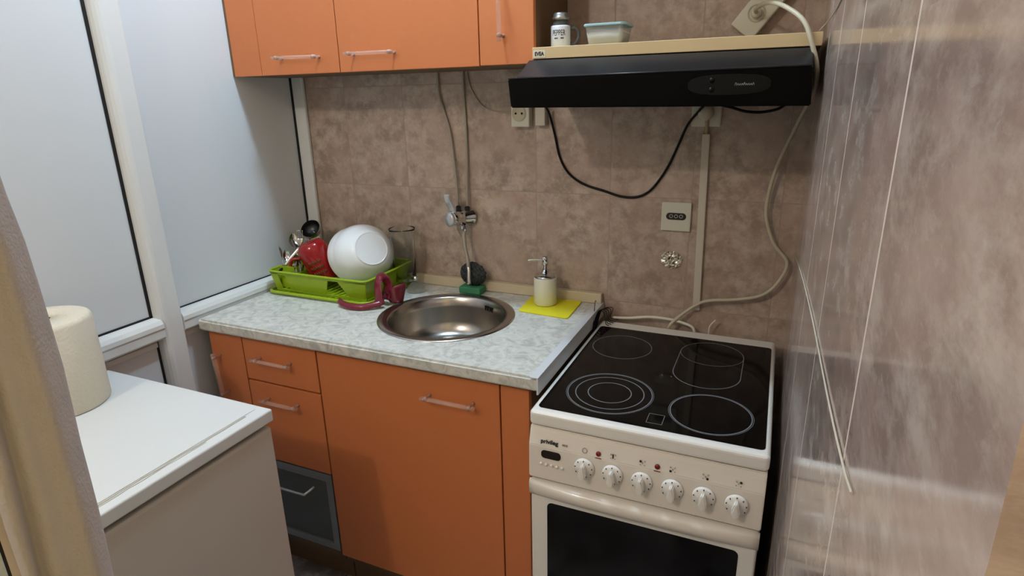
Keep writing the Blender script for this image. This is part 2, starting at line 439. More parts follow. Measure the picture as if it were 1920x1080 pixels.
def curtain():
    """gathered cloth: right hem line, inner fold line, left hem line, given as y at height z for x = 1.28"""
    def itp(tb, z):
        if z <= tb[0][0]: return tb[0][1]
        for (z0, y0), (z1, y1) in zip(tb, tb[1:]):
            if z <= z1: return y0+(y1-y0)*(z-z0)/(z1-z0)
        return tb[-1][1]
    RT = [(0.0, -1.592), (1.2536, -1.5889), (1.2793, -1.5874), (1.3148, -1.5862), (1.3519, -1.5854), (1.3804, -1.5843), (1.4143, -1.5857), (1.4568, -1.5870), (1.4882, -1.5896), (2.1, -1.596)]
    FT = [(0.0, -1.622), (1.2805, -1.6195), (1.3235, -1.6181), (1.3607, -1.6175), (1.398, -1.6162), (2.1, -1.610)]
    LT = [(0.0, -1.6288), (1.3295, -1.6286), (1.3606, -1.6272), (1.4015, -1.6239), (2.1, -1.618)]
    bm = bmesh.new(); rows = 90; z0, z1 = 0.03, 2.10; cols = 36; front = []; back = []
    for i in range(rows+1):
        z = z0+(z1-z0)*i/rows; r, f, l = itp(RT, z), itp(FT, z), itp(LT, z)
        rf, rb = [], []
        for j in range(cols+1):
            t = j/cols
            if t < 0.30: y = l+(f-l)*(t/0.30); q = t/0.30; d = 0.008*math.sin(PI*q)**0.8+0.002*math.sin(z*9)
            else: y = f+(r-f)*((t-0.30)/0.70); q = (t-0.30)/0.70; d = 0.013*math.sin(PI*q)**0.7+0.002*math.sin(q*11+z*5)
            y += 0.0006*math.sin(z*37+t*5)
            x = 1.28 + d*0.93
            rf.append(bm.verts.new((x, y-d*0.36, z))); rb.append(bm.verts.new((x-0.003, y-d*0.36+0.0012, z)))
        front.append(rf); back.append(rb)
    for i in range(rows):
        for j in range(cols):
            for L_, o in ((front, 1), (back, -1)):
                vs = (L_[i][j], L_[i][j+1], L_[i+1][j+1], L_[i+1][j])
                fc = bm.faces.new(vs if o > 0 else vs[::-1]); fc.smooth = True
        bm.faces.new((front[i][0], front[i+1][0], back[i+1][0], back[i][0])); bm.faces.new((front[i][-1], back[i][-1], back[i+1][-1], front[i+1][-1]))
    return bm
tag(link('curtain', curtain(), M['curtain'], None, (1.28, -1.63, 0.03)), 'beige curtain edge hanging close at the far left, in front of the glazed door', 'curtain')

# ================================================================== BASE UNITS
HC = 0.891
FY = -0.551
def acrylic_handle(parent, p0, p1, out=Vector((0, -1, 0)), stand=0.026):
    """clear bar handle on two metal posts"""
    p0 = Vector(p0); p1 = Vector(p1); d = (p1-p0).normalized()
    h = link('handle', tube(bm_(), [p0-d*0.014+out*stand, p1+d*0.014+out*stand], 0.0080, 12, ry=0.0050), M['acrylic'], parent)
    for p in (p0, p1):
        b = bm_(); lathe(b, [(0, 0), (0.005, 0), (0.0035, 0.003), (0.003, stand-0.008), (0.0055, stand-0.006), (0.0055, stand+0.005), (0, stand+0.006)], p, out, 14)
        link('handle_post', b, M['post'], h)
    return h

def carcass(root, x0, x1, z0, z1, yb=-0.012, yf=FY+0.019, m=None):
    return link('body', box(bm_(), x0, x1, yf, yb, z0, z1), m or M['carcass'], root)

def door(root, x0, x1, z0, z1, name='door', fy=FY, m=None, g=0.0016):
    return link(name, box(bm_(), x0+g, x1-g, fy, fy+0.0175, z0+g, z1-g, 0.0012, 2), m or M['orange'], root)

ZB, ZT = 0.146, 0.853
# narrow corner unit
t = thing('base_cabinet', 'narrow orange base cabinet against the white panel wall with upright clear handle', 'cabinet', (0.11, -0.30, 0))
carcass(t, 0.042, 0.178, 0.0, ZT)
d = door(t, 0.042, 0.180, ZB, 0.846); acrylic_handle(d, (0.078, FY, 0.768), (0.088, FY, 0.645))
# drawer unit
t = thing('base_cabinet', 'orange base cabinet with two drawers above a smoked glass front', 'cabinet', (0.32, -0.30, 0))
carcass(t, 0.182, 0.463, 0.10, ZT)
d = door(t, 0.181, 0.464, 0.706, 0.846, 'drawer'); acrylic_handle(d, (0.248, FY, 0.786), (0.365, FY, 0.786))
d = door(t, 0.181, 0.464, 0.430, 0.703, 'drawer'); acrylic_handle(d, (0.258, FY, 0.652), (0.372, FY, 0.652))
fr = bm_()
for a in ((0.183, 0.206, ZB, 0.427), (0.439, 0.462, ZB, 0.427), (0.206, 0.439, ZB, 0.170), (0.206, 0.439, 0.400, 0.427)):
    box(fr, a[0], a[1], FY, FY+0.0175, a[2], a[3])
d = link('glass_door', fr, M['aluframe'], t)
link('glass_panel', box(bm_(), 0.205, 0.440, FY+0.006, FY+0.012, 0.169, 0.401), M['frost'], d)
hb = bm_(); tube(hb, [(0.225, FY+0.004, 0.362), (0.235, FY-0.026, 0.354), (0.25, FY-0.028, 0.352), (0.36, FY-0.028, 0.352), (0.372, FY-0.024, 0.354), (0.384, FY+0.004, 0.364)], 0.004, 10, n=4)
link('handle', hb, M['alu'], d)
link('plinth', box(bm_(), 0.182, 0.463, FY+0.05, FY+0.066, 0.0, 0.099), M['carcass'], t)
# sink unit
t = thing('base_cabinet', 'wide orange sink cabinet with one large door and clear bar handle', 'cabinet', (0.75, -0.30, 0))
b = bm_(); 
for a in ((0.467, 0.483, 0.10, ZT-0.004), (1.022, 1.038, 0.10, ZT-0.004), (0.483, 1.022, 0.10, 0.118)): box(b, a[0], a[1], FY+0.019, -0.012, a[2], a[3])
box(b, 0.483, 1.022, -0.016, -0.006, 0.118, 0.70)
link('body', b, M['carcass'], t)
d = door(t, 0.466, 1.041, 0.132, 0.843); acrylic_handle(d, (0.838, FY, 0.776), (0.966, FY, 0.776))
link('plinth', box(bm_(), 0.467, 1.038, FY+0.05, FY+0.066, 0.0, 0.099), M['carcass'], t)
# filler unit by the stove
t = thing('base_cabinet', 'slim plain orange base cabinet front beside the white stove', 'cabinet', (1.10, -0.30, 0))
carcass(t, 1.043, 1.120, 0.0, ZT)
door(t, 1.042, 1.121, 0.132, 0.843)

# worktop with the round hole for the sink
SX, SY, SRX = 0.742, -0.281, 0.208
def worktop():
    t = bmesh.new()
    x0, x1, y0, y1 = 0.041, 1.150, -0.577, -0.002; z0, z1 = 0.855, HC
    n = 64; r = 0.192
    def sq(a):
        c, s = math.cos(a), math.sin(a); k = 1e9
        if c > 1e-9: k = min(k, (x1-SX)/c)
        if c < -1e-9: k = min(k, (x0-SX)/c)
        if s > 1e-9: k = min(k, (y1-SY)/s)
        if s < -1e-9: k = min(k, (y0-SY)/s)
        return (SX+c*k, SY+s*k)
    angs = sorted(set([2*PI*i/n for i in range(n)] + [math.atan2(y-SY, x-SX) % (2*PI) for x in (x0, x1) for y in (y0, y1)]))
    R = {}
    for z in (z0, z1):
        R[z] = ([t.verts.new((SX+r*math.cos(a), SY+r*math.sin(a), z)) for a in angs], [t.verts.new((*sq(a), z)) for a in angs])
    m = len(angs)
    for i in range(m):
        j = (i+1) % m
        t.faces.new((R[z1][0][i], R[z1][1][i], R[z1][1][j], R[z1][0][j])); t.faces.new((R[z0][0][i], R[z0][0][j], R[z0][1][j], R[z0][1][i]))
        t.faces.new((R[z0][0][i], R[z1][0][i], R[z1][0][j], R[z0][0][j])); t.faces.new((R[z0][1][i], R[z0][1][j], R[z1][1][j], R[z1][1][i]))
    ed = [e for e in t.edges if all(abs(v.co.y-y0) < 1e-6 for v in e.verts) and abs(e.verts[0].co.z-e.verts[1].co.z) < 1e-6]
    bmesh.ops.recalc_face_normals(t, faces=list(t.faces))
    bmesh.ops.bevel(t, geom=ed, offset=0.006, segments=4, affect='EDGES')
    return t
wt = thing('worktop', 'pale grey marbled worktop over the orange base cabinets', 'worktop', (0.6, -0.29, 0.855))
link('slab', worktop(), M['marble'], wt)
e = link('edge_trim', prism(bm_(), [(1.1505, 0.850), (1.1545, 0.850), (1.1545, 0.8935), (1.1330, 0.8935), (1.1330, 0.8915), (1.1505, 0.8915)], -0.580, -0.002, 'xz'), M['edge'], wt)
e['label'] = 'white metal edge strip'
st = link('upstand_strip', box(bm_(), 0.47, 1.150, -0.022, -0.001, HC+0.001, 0.925, 0.002), M['woodstrip'], None, (0.8, -0.01, HC+0.001))
tag(st, 'pale wooden batten along the wall at the back of the worktop', 'batten')

# sink
t = thing('kitchen_sink', 'round stainless steel sink bowl set in the worktop', 'sink', (SX, SY, 0.75))
pr = [(0.208, 0.1415), (0.207, 0.1435), (0.200, 0.1452), (0.188, 0.1448), (0.180, 0.1425), (0.175, 0.138), (0.170, 0.11), (0.163, 0.06), (0.152, 0.032), (0.135, 0.018), (0.10, 0.012), (0.05, 0.009), (0.028, 0.008)]
link('basin', lathe(bm_(), pr, (SX, SY, 0.75), seg=72), M['sinksteel'], t)
dp = [(0.029, 0.0085), (0.028, 0.005), (0.018, 0.002), (0.0, 0.001)]
link('drain', lathe(bm_(), dp, (SX, SY, 0.75), seg=32), M['darksteel'], t)
ov = bm_()
for k in (-2, -1, 0.2, 1.2):
    a = math.radians(66-k*3.2); r = 0.1700
    c = Vector((SX+r*math.cos(a), SY+r*math.sin(a), 0.75+0.118))
    box(ov, c.x-0.0025, c.x+0.0025, c.y-0.0018, c.y+0.0018, c.z-0.008, c.z+0.008, 0.001)
link('overflow_slots', ov, M['black'], t)

# ================================================================== WALL CABINETS
UY = -0.264
def upper(x0, x1, label, side=None, fronts=(), ztop=2.30, zb=1.596):
    t = thing('wall_cabinet', label, 'cabinet', ((x0+x1)/2, -0.13, zb))
    link('body', box(bm_(), x0+0.001, x1-0.001, UY+0.019, -0.002 if x0 > 0.05 else -0.025, zb+0.001, ztop), M['carcass'], t)
    return t
t = upper(0.0005, 0.423, 'orange wall cabinet in the corner by the white panel wall, with narrow filler strip')
link('filler_strip', box(bm_(), 0.0085, 0.122, UY+0.001, UY+0.018, 1.596, 2.30, 0.001), M['orange'], t)
link('side_scribe', box(bm_(), 0.0005, 0.008, UY+0.001, UY+0.018, 1.597, 2.30), M['carcass'], t)
d = link('door', box(bm_(), 0.1235, 0.4215, UY, UY+0.0175, 1.596, 2.30, 0.0012), M['orange'], t); acrylic_handle(d, (0.212, UY, 1.643), (0.352, UY, 1.641))
t = upper(0.423, 0.875, 'middle orange wall cabinet with wide door and clear bar handle')
d = link('door', box(bm_(), 0.4245, 0.8735, UY, UY+0.0175, 1.596, 2.30, 0.0012), M['orange'], t); acrylic_handle(d, (0.478, UY, 1.643), (0.614, UY, 1.642))
t = upper(0.875, 1.027, 'narrow orange wall cabinet beside the open shelf, with upright handle')
d = link('door', box(bm_(), 0.8765, 1.0265, UY, UY+0.0175, 1.597, 2.30, 0.0012), M['orange'], t); acrylic_handle(d, (0.944, UY, 1.665), (0.944, UY, 1.80))

t = thing('wall_cabinet', 'unseen orange wall cabinet, inferred and added over the open shelf to shade the wall there', 'cabinet', (1.35, -0.13, 1.88))  # unseen cabinet, inferred; added to keep light off the wall above the shelf
link('body', box(bm_(), 1.0285, 1.676, UY+0.019, -0.002, 1.881, 2.30), M['carcass'], t)
link('door', box(bm_(), 1.0295, 1.675, UY, UY+0.0175, 1.88, 2.30, 0.0012), M['orange'], t)

# shelf over the hood
t = thing('wall_shelf', 'pale beech shelf board above the black hood', 'shelf', (1.35, -0.14, 1.605))
link('board', box(bm_(), 1.0285, 1.672, -0.280, -0.001, 1.606, 1.633, 0.0012), M['shelf'], t)
s = link('sticker', box(bm_(), 1.032, 1.063, -0.2808, -0.2803, 1.609, 1.6255), M['ceramic'], t)
link('sticker_letters', text(bm_(), 'EVEA', 0.0125, (1.0475, -0.2809, 1.6172), (1, 0, 0), (0, 0, 1), 0.0003, 0.0006, 0.85), M['print'], s)

# ================================================================== HOOD
t = thing('range_hood', 'black extractor hood under the pale shelf above the stove', 'hood', (1.33, -0.2, 1.49))
HX0, HX1 = 1.008, 1.660
link('body', prism(bm_(), [(-0.002, 1.500), (-0.362, 1.497), (-0.362, 1.562), (-0.284, 1.6035), (-0.002, 1.6035)], HX0+0.012, HX1-0.002, 'yz', 0.002), M['hoodtop'], t)
b = bm_()
vs = [(1.003, 1.558), (1.010, 1.493), (1.662, 1.489), (1.657, 1.564)]
prism(b, vs, -0.376, -0.3625, 'xz', 0.0025)
fa = link('fascia', b, M['hood'], t)
e = link('fascia_edge', tube(bm_(), [(1.004, -0.3735, 1.5595), (1.656, -0.3735, 1.5655)], 0.0022, 8, n=1), M['hoodtop'], t)
b = bm_()
pts = [(1.503+0.082*math.copysign(abs(math.cos(a))**0.75, math.cos(a)), 1.5335+0.0205*math.copysign(abs(math.sin(a))**0.75, math.sin(a))) for a in [2*PI*i/40 for i in range(40)]]
prism(b, pts, -0.3795, -0.3755, 'xz', 0.0012)
cp = link('switch_plate', b, M['black'], fa)
b = bm_()
box(b, 1.464, 1.496, -0.3835, -0.379, 1.536, 1.547, 0.0025)
for zz2 in (1.543, 1.524):
    b = bm_(); lathe(b, [(0, 0.006), (0.004, 0.005), (0.0055, 0.002), (0.0055, 0)], (1.470, -0.3795, zz2), (0, -1, 0), 16)
    link('switch_button', b, M['black'], fa)
b = bm_()
xx = 1.516
for k in range(9):
    h = (0.006, 0.004, 0.0035, 0.004, 0.006, 0.0035, 0.004, 0.0035, 0.005)[k]
    tube(b, [(xx, -0.3798, 1.531), (xx+0.0018, -0.3798, 1.531+h), (xx+0.0034, -0.3798, 1.5312)], 0.0005, 5, n=3); xx += 0.0042
link('maker_script', b, M['greyp'], fa)
b = bm_(); box(b, HX0+0.02, HX1-0.02, -0.355, -0.03, 1.4955, 1.5005); link('filter_plate', b, M['hoodtop'], t)

# ================================================================== ITEMS ON SHELF
t = thing('pepper_shaker', 'small glass mug shaker with white coating and the word PEPPER', 'shaker', (1.080, -0.215, 1.633))
JX, JY, JZ = 1.080, -0.215, 1.6335
link('jar_body', lathe(bm_(), [(0, 0), (0.022, 0), (0.0245, 0.003), (0.0245, 0.047), (0.0235, 0.051), (0, 0.051)], (JX, JY, JZ)), M['jarwhite'], t)
link('neck', lathe(bm_(), [(0.0, 0.0512), (0.0225, 0.0512), (0.0185, 0.057), (0.0175, 0.064), (0, 0.064)], (JX, JY, JZ)), M['frost'], t)
link('lid', lathe(bm_(), [(0.0, 0.0642), (0.021, 0.0642), (0.021, 0.070), (0.0185, 0.072), (0.0185, 0.077), (0.015, 0.081), (0, 0.082)], (JX, JY, JZ)), M['tin'], t)
hd = Vector((0.9, 0.42, 0)).normalized(); q = Vector((JX, JY, JZ))
link('handle', tube(bm_(), [q+hd*0.0235+Vector((0, 0, 0.044)), q+hd*0.037+Vector((0, 0, 0.045)), q+hd*0.045+Vector((0, 0, 0.034)), q+hd*0.043+Vector((0, 0, 0.019)), q+hd*0.033+Vector((0, 0, 0.009)), q+hd*0.0235+Vector((0, 0, 0.010))], 0.004, 10), M['frost'], t)
# wrapped lettering
def wrapped(s, size, zc, ang0, rad, ctr, sx=1.0):
    b = text(bm_(), s, size, (0, 0, 0), (1, 0, 0), (0, 1, 0), 0.0004, 0.0, sx)
    for v in b.verts:
        a = ang0 + v.co.x/rad; r = rad + v.co.z
        v.co = Vector((ctr[0]+r*math.cos(a), ctr[1]+r*math.sin(a), zc+v.co.y))
    return b
vd = math.atan2(CAM_POS.y-JY, CAM_POS.x-JX)
link('lettering', wrapped('PEPPER', 0.0190, JZ+0.033, vd-0.22, 0.0246, (JX, JY), 0.58), M['print'], t)
b = bm_()
for a0, wd_ in ((-0.62, 0.16), (-0.42, 0.12), (0.02, 0.14), (0.20, 0.10)):
    for k in range(4):
        a = vd+a0+wd_*k/4; box(b, JX+0.0249*math.cos(a)-0.0005, JX+0.0249*math.cos(a)+0.0005, JY+0.0249*math.sin(a)-0.0005, JY+0.0249*math.sin(a)+0.0005, JZ+0.0195, JZ+0.0225)
link('small_lettering', b, M['print'], t)

t = thing('food_tub', 'square clear tub with pale blue lid and white contents', 'food container', (1.20, -0.215, 1.633))
TX0, TX1, TY0, TY1 = 1.156, 1.252, -0.262, -0.172
def taper(bm, x0, x1, y0, y1, z0, z1, k, r=0.012):
    cx, cy = (x0+x1)/2, (y0+y1)/2; A = rrect(x0, x1, y0, y1, r)
    lo = [bm.verts.new((cx+(x-cx)*k, cy+(y-cy)*k, z0)) for x, y in A]; hi = [bm.verts.new((x, y, z1)) for x, y in A]
    n = len(A)
    for i in range(n):
        f = bm.faces.new((lo[i], lo[(i+1) % n], hi[(i+1) % n], hi[i])); f.smooth = True
    bm.faces.new(lo); bm.faces.new(hi); return bm
link('tub', taper(bm_(), TX0, TX1, TY0, TY1, 1.6335, 1.674, 0.86), M['tub'], t)
link('contents', taper(bm_(), TX0+0.002, TX1-0.002, TY0+0.002, TY1-0.002, 1.6345, 1.661, 0.87), M['salt'], t)
b = bm_(); prism(b, rrect(TX0-0.004, TX1+0.004, TY0-0.004, TY1+0.004, 0.014), 1.6742, 1.680, 'xy', 0.0015); link('lid', b, M['bluelid'], t)

t = thing('power_strip', 'cream power strip tilted against the tiled wall above the right end of the shelf', 'power strip', (1.53, -0.03, 1.633))
c = Vector((1.553, -0.0215, 1.735)); ax = Vector((0.60, 0, 0.80)).normalized()
rot = Matrix.Rotation(math.radians(38), 3, 'Y')
b = bm_(); box(b, c.x-0.033, c.x+0.033, c.y-0.018, c.y+0.018, c.z-0.096, c.z+0.096, 0.004, 3, rot); pb = link('housing', b, M['ivory'], t)
for k in (-0.042, 0.018):
    p = c+rot@Vector((0.0, -0.018, k))
    b = bm_(); lathe(b, [(0.021, 0.0), (0.021, 0.002), (0.018, 0.002), (0.017, -0.001), (0, -0.001)], p, (0, -1, 0), 28); sk = link('socket', b, M['cablew'], pb)
    for s_ in (-1, 1):
        pp = p+rot@Vector((s_*0.009, 0, 0)); b = bm_(); lathe(b, [(0.0028, 0), (0.0028, 0.0008), (0, 0.0008)], pp+Vector((0, 0.0008, 0)), (0, -1, 0), 12); link('socket_hole', b, M['black'], sk)

# white mains cable: plug on the strip, over the shelf end, down the corner to behind the stove
cb_ = thing('power_cable', 'long cream cable from the tilted power strip down the corner to the stove', 'cable', (1.6, -0.05, 0.86))
pts = [(1.527, -0.064, 1.702), (1.527, -0.085, 1.706), (1.545, -0.15, 1.708), (1.565, -0.20, 1.704), (1.595, -0.245, 1.688), (1.632, -0.285, 1.655), (1.652, -0.300, 1.610), (1.668, -0.290, 1.560),
       (1.6705, -0.20, 1.515), (1.664, -0.09, 1.485), (1.642, -0.035, 1.42), (1.610, -0.03, 1.322), (1.598, -0.025, 1.211), (1.625, -0.025, 1.126), (1.664, -0.025, 1.075), (1.648, -0.025, 1.017),
       (1.61, -0.025, 0.975), (1.545, -0.025, 0.955), (1.462, -0.025, 0.940), (1.412, -0.028, 0.905), (1.370, -0.040, 0.862), (1.36, -0.036, 0.83)]
link('cord', tube(bm_(), pts, 0.0048, 10, n=7), M['cablew'], cb_)
link('plug', lathe(bm_(), [(0, 0.022), (0.010, 0.020), (0.013, 0.012), (0.013, 0.0), (0, 0)], (1.527, -0.0405, 1.702), (0, -1, 0), 20), M['ivory'], cb_)

w1 = link('cable_reflection', tube(bm_(), [(1.665, -0.20, 1.64), (1.6795, -0.40, 1.652), (1.6795, -0.70, 1.665), (1.6795, -0.95, 1.70)], 0.0011, 6, n=6), M['cablew'], None, (1.67, -0.2, 1.64))  # mirror image of the power cable in the glossy tiles, modelled as geometry
tag(w1, 'reflection of the cream cable in the glossy side wall, modelled as a thin pale strand', 'wire')
w2 = link('string', tube(bm_(), [(1.6803, -0.02, 1.10), (1.6803, -0.45, 1.165), (1.6803, -0.85, 1.215), (1.6803, -1.18, 1.245), (1.6803, -1.32, 1.262), (1.6803, -1.37, 1.272)], 0.0010, 6, n=8), M['duct'], None, (1.6803, -0.02, 1.10))
tag(w2, 'thin white string slanting across the glossy tiled side wall', 'string')

# ================================================================== WALL ELECTRICS
def outlet(name, label, x0, x1, z0, z1, th=0.010):
    t = thing(name, label, 'socket', ((x0+x1)/2, -0.001, z0))
    link('face_plate', box(bm_(), x0, x1, -th, -0.001, z0, z1, 0.002), M['ivory'], t); return t
t = outlet('wall_socket', 'square ivory wall socket with oval dark recess above the foil patch', 1.319, 1.402, 1.138, 1.221)
b = bm_(); prism(b, rrect(1.333, 1.389, 1.171, 1.191, 0.0095), -0.0108, -0.0098, 'xz'); rc = link('recess', b, M['print'], t)
b = bm_()
for x in (1.347, 1.361, 1.375): lathe(b, [(0.0056, 0), (0.0056, 0.0012), (0.0035, 0.0014), (0.0035, 0)], (x, -0.0108, 1.1815), (0, -1, 0), 16)
link('contact_ring', b, M['palep'], rc)
t = thing('wall_socket', 'ivory surface socket just under the left end of the hood', 'socket', (0.885, -0.001, 1.430))
link('housing', box(bm_(), 0.858, 0.917, -0.030, -0.001, 1.431, 1.500, 0.003), M['ivory'], t)
b = bm_(); lathe(b, [(0.023, 0), (0.023, 0.002), (0.019, 0.002), (0.018, -0.008+0.009), (0, 0.001)], (0.884, -0.030, 1.470), (0, -1, 0), 28); link('socket_ring', b, M['cablew'], t)
b = bm_()
for s_ in (-1, 1): lathe(b, [(0.003, 0), (0.003, 0.003), (0, 0.003)], (0.884+s_*0.010, -0.030, 1.470), (0, -1, 0), 12)
link('contact_hole', b, M['black'], t)
t = link('junction_box', box(bm_(), 0.934, 0.966, -0.026, -0.001, 1.434, 1.510, 0.003), M['duct'], None, (0.95, -0.01, 1.434))
tag(t, 'small beige junction box right of the ivory socket under the hood', 'junction box')
t = thing('wall_socket', 'ivory plate with round plug under the right end of the hood', 'socket', (1.42, -0.001, 1.43))
link('face_plate', box(bm_(), 1.385, 1.462, -0.012, -0.001, 1.430, 1.515, 0.003), M['ivory'], t)
link('plug', lathe(bm_(), [(0.021, 0), (0.021, 0.018), (0.017, 0.026), (0, 0.028)], (1.423, -0.012, 1.468), (0, -1, 0), 28), M['cablew'], t)
t = thing('cable_duct', 'vertical pale cable duct on the wall between the hood and the stove', 'cable duct', (1.43, -0.001, 0.90))
b = bm_(); a0, a1 = (1.417, 1.437), (1.427, 1.447)
vs = [(1.426, 0.905), (1.446, 0.905), (1.437, 1.411), (1.417, 1.411)]; prism(b, vs, -0.014, -0.0005, 'xz', 0.0012); link('channel', b, M['duct'], t)
link('cable_end', tube(bm_(), [(1.427, -0.007, 1.41), (1.428, -0.010, 1.43), (1.427, -0.02, 1.45)], 0.005, 10), M['cablet'], t)
t = link('black_cable', tube(bm_(), [(0.973, -0.05, 1.494), (0.977, -0.02, 1.47), (0.990, -0.008, 1.41), (1.004, -0.006, 1.348), (1.025, -0.005, 1.305), (1.055, -0.005, 1.277), (1.095, -0.005, 1.258), (1.148, -0.005, 1.244), (1.195, -0.005, 1.231), (1.240, -0.005, 1.230), (1.275, -0.005, 1.245), (1.302, -0.005, 1.275), (1.330, -0.005, 1.322), (1.352, -0.006, 1.375), (1.376, -0.012, 1.434), (1.405, -0.035, 1.470), (1.425, -0.05, 1.493)], 0.0036, 9, n=6), M['black'], None, (1.2, -0.01, 1.23))
tag(t, 'black cable sagging in a wide loop on the wall below the hood', 'cable')
t = link('black_cable', tube(bm_(), [(1.470, -0.21, 1.4915), (1.50, -0.2, 1.484), (1.53, -0.2, 1.475), (1.565, -0.2, 1.4725), (1.60, -0.2, 1.479), (1.618, -0.2, 1.4915)], 0.0034, 9, n=6), M['black'], None, (1.55, -0.2, 1.4725))
tag(t, 'short black cable drooping under the right end of the hood', 'cable')
t = link('grey_wire', tube(bm_(), [(0.698, -0.003, 1.615), (0.702, -0.003, 1.58), (0.715, -0.003, 1.54), (0.745, -0.003, 1.497), (0.785, -0.003, 1.478), (0.83, -0.003, 1.473), (0.860, -0.008, 1.472)], 0.0018, 7, n=6), M['dullsteel'], None, (0.78, -0.003, 1.47))
tag(t, 'thin grey wire curving from the wall cabinets to the socket under the hood', 'wire')
# crumpled foil patch
def foil():
    bm = bmesh.new(); n = 14; c = Vector((1.355, -0.0012, 1.049)); V = {}
    for i in range(n+1):
        for j in range(n+1):
            u, v = i/n*2-1, j/n*2-1
            k = math.sqrt(max(1-v*v/2, 0)); k2 = math.sqrt(max(1-u*u/2, 0))
            x, z = u*k*0.032, v*k2*0.026; edge = max(abs(u), abs(v))
            V[i, j] = bm.verts.new((c.x+x+random.uniform(-.0015, .0015), c.y-(0.0 if edge > .99 else random.uniform(0.001, 0.0065)), c.z+z+random.uniform(-.0015, .0015)))
    for i in range(n):
        for j in range(n): bm.faces.new((V[i, j], V[i+1, j], V[i+1, j+1], V[i, j+1]))
    return bm
tag(link('foil_patch', foil(), M['foil'], None, (1.355, -0.001, 1.03)), 'small crumpled shiny foil patch on the wall below the square socket', 'foil')

# ================================================================== WALL MIXER TAP
t = thing('wall_mixer_tap', 'chrome lever mixer tap on the tiled wall with thin supply pipes and flexible spout', 'tap', (0.67, 0, 1.09))
b = bm_(); lathe(b, [(0.030, 0.0), (0.030, 0.004), (0.026, 0.008), (0.024, 0.030), (0.021, 0.034), (0.021, 0.048), (0.024, 0.052), (0.024, 0.078), (0.021, 0.084), (0, 0.084)], (0.690, 0.0, 1.140), (-0.42, -1, 0.05), 36)
body = link('body', b, M['chrome'], t)
axv = Vector((-0.42, -1, 0.05)).normalized(); cap = Vector((0.690, 0, 1.140))+axv*0.086
link('cap', lathe(bm_(), [(0.0235, 0), (0.0240, 0.006), (0.021, 0.010), (0, 0.0105)], cap-axv*0.001, axv, 36), M['alu'], body)
lv = bm_()
p = cap-axv*0.012
tube(lv, [p+Vector((0, 0, 0.018)), p+Vector((-0.003, -0.004, 0.038)), p+Vector((-0.007, -0.014, 0.056)), p+Vector((-0.009, -0.018, 0.072)), p+Vector((-0.009, -0.018, 0.082))], 0.0115, 14, ry=0.0045, n=5, ref=Vector((0, 1, 0)))
link('lever', lv, M['alu'], body)
for x0, x1, xt in ((0.655, 0.652, 0.597), (0.688, 0.686, 0.688)):
    link('supply_nut', lathe(bm_(), [(0, 0), (0.009, 0), (0.009, 0.016), (0.005, 0.020), (0, 0.020)], (x0, -0.018, 1.158), (0, 0, 1), 12, False), M['darksteel'], t)
link('supply_pipe', tube(bm_(), [(0.655, -0.018, 1.175), (0.651, -0.014, 1.24), (0.643, -0.010, 1.32), (0.634, -0.008, 1.40), (0.622, -0.006, 1.45), (0.600, -0.006, 1.52), (0.595, -0.006, 1.57), (0.596, -0.006, 1.615)], 0.0042, 10), M['dullsteel'], t)
link('supply_pipe', tube(bm_(), [(0.689, -0.018, 1.175), (0.688, -0.012, 1.25), (0.690, -0.008, 1.35), (0.689, -0.006, 1.45), (0.686, -0.006, 1.55), (0.688, -0.006, 1.615)], 0.0042, 10), M['dullsteel'], t)
link('outlet_nut', lathe(bm_(), [(0, 0), (0.009, 0), (0.010, 0.006), (0.010, 0.016), (0.007, 0.020), (0, 0.020)], (0.683, -0.038, 1.100), (0.05, 0, 1), 12, False), M['chrome'], t)
hs = link('flexible_hose', tube(bm_(), [(0.684, -0.038, 1.102), (0.686, -0.045, 1.075), (0.694, -0.055, 1.045), (0.706, -0.065, 1.012), (0.712, -0.072, 0.985)], 0.0062, 12), M['dullsteel'], t)
link('spout_tip', tube(bm_(), [(0.712, -0.072, 0.986), (0.716, -0.078, 0.972), (0.718, -0.084, 0.952), (0.720, -0.088, 0.932)], 0.0072, 14, n=4, rfun=lambda k: 1-0.15*math.sin(k*3.1)), M['chrome'], hs)
link('retaining_wire', tube(bm_(), [(0.664, -0.05, 1.118), (0.655, -0.03, 1.098), (0.664, -0.02, 1.072), (0.682, -0.03, 1.062)], 0.0009, 6), M['dullsteel'], t)

tag(link('sponge', box(bm_(), 0.672, 0.752, -0.075, -0.026, HC+0.0005, HC+0.024, 0.005, 3), M['spongeg'], None, (0.71, -0.05, HC)), 'green scouring sponge between the sink and the wooden batten', 'sponge')
def wool():
    bm = bmesh.new(); bmesh.ops.create_icosphere(bm, subdivisions=4, radius=1)
    for v in bm.verts:
        n = v.co.normalized(); k = 1+random.uniform(-0.07, 0.07)
        v.co = Vector((0.714+n.x*0.047*k, -0.046+n.y*0.020*k, 0.955+n.z*0.040*k))
    return bm
tag(link('steel_scourer', wool(), M['wool'], None, (0.712, -0.048, 0.914)), 'round dark steel wool scourer standing on the green sponge', 'scourer')

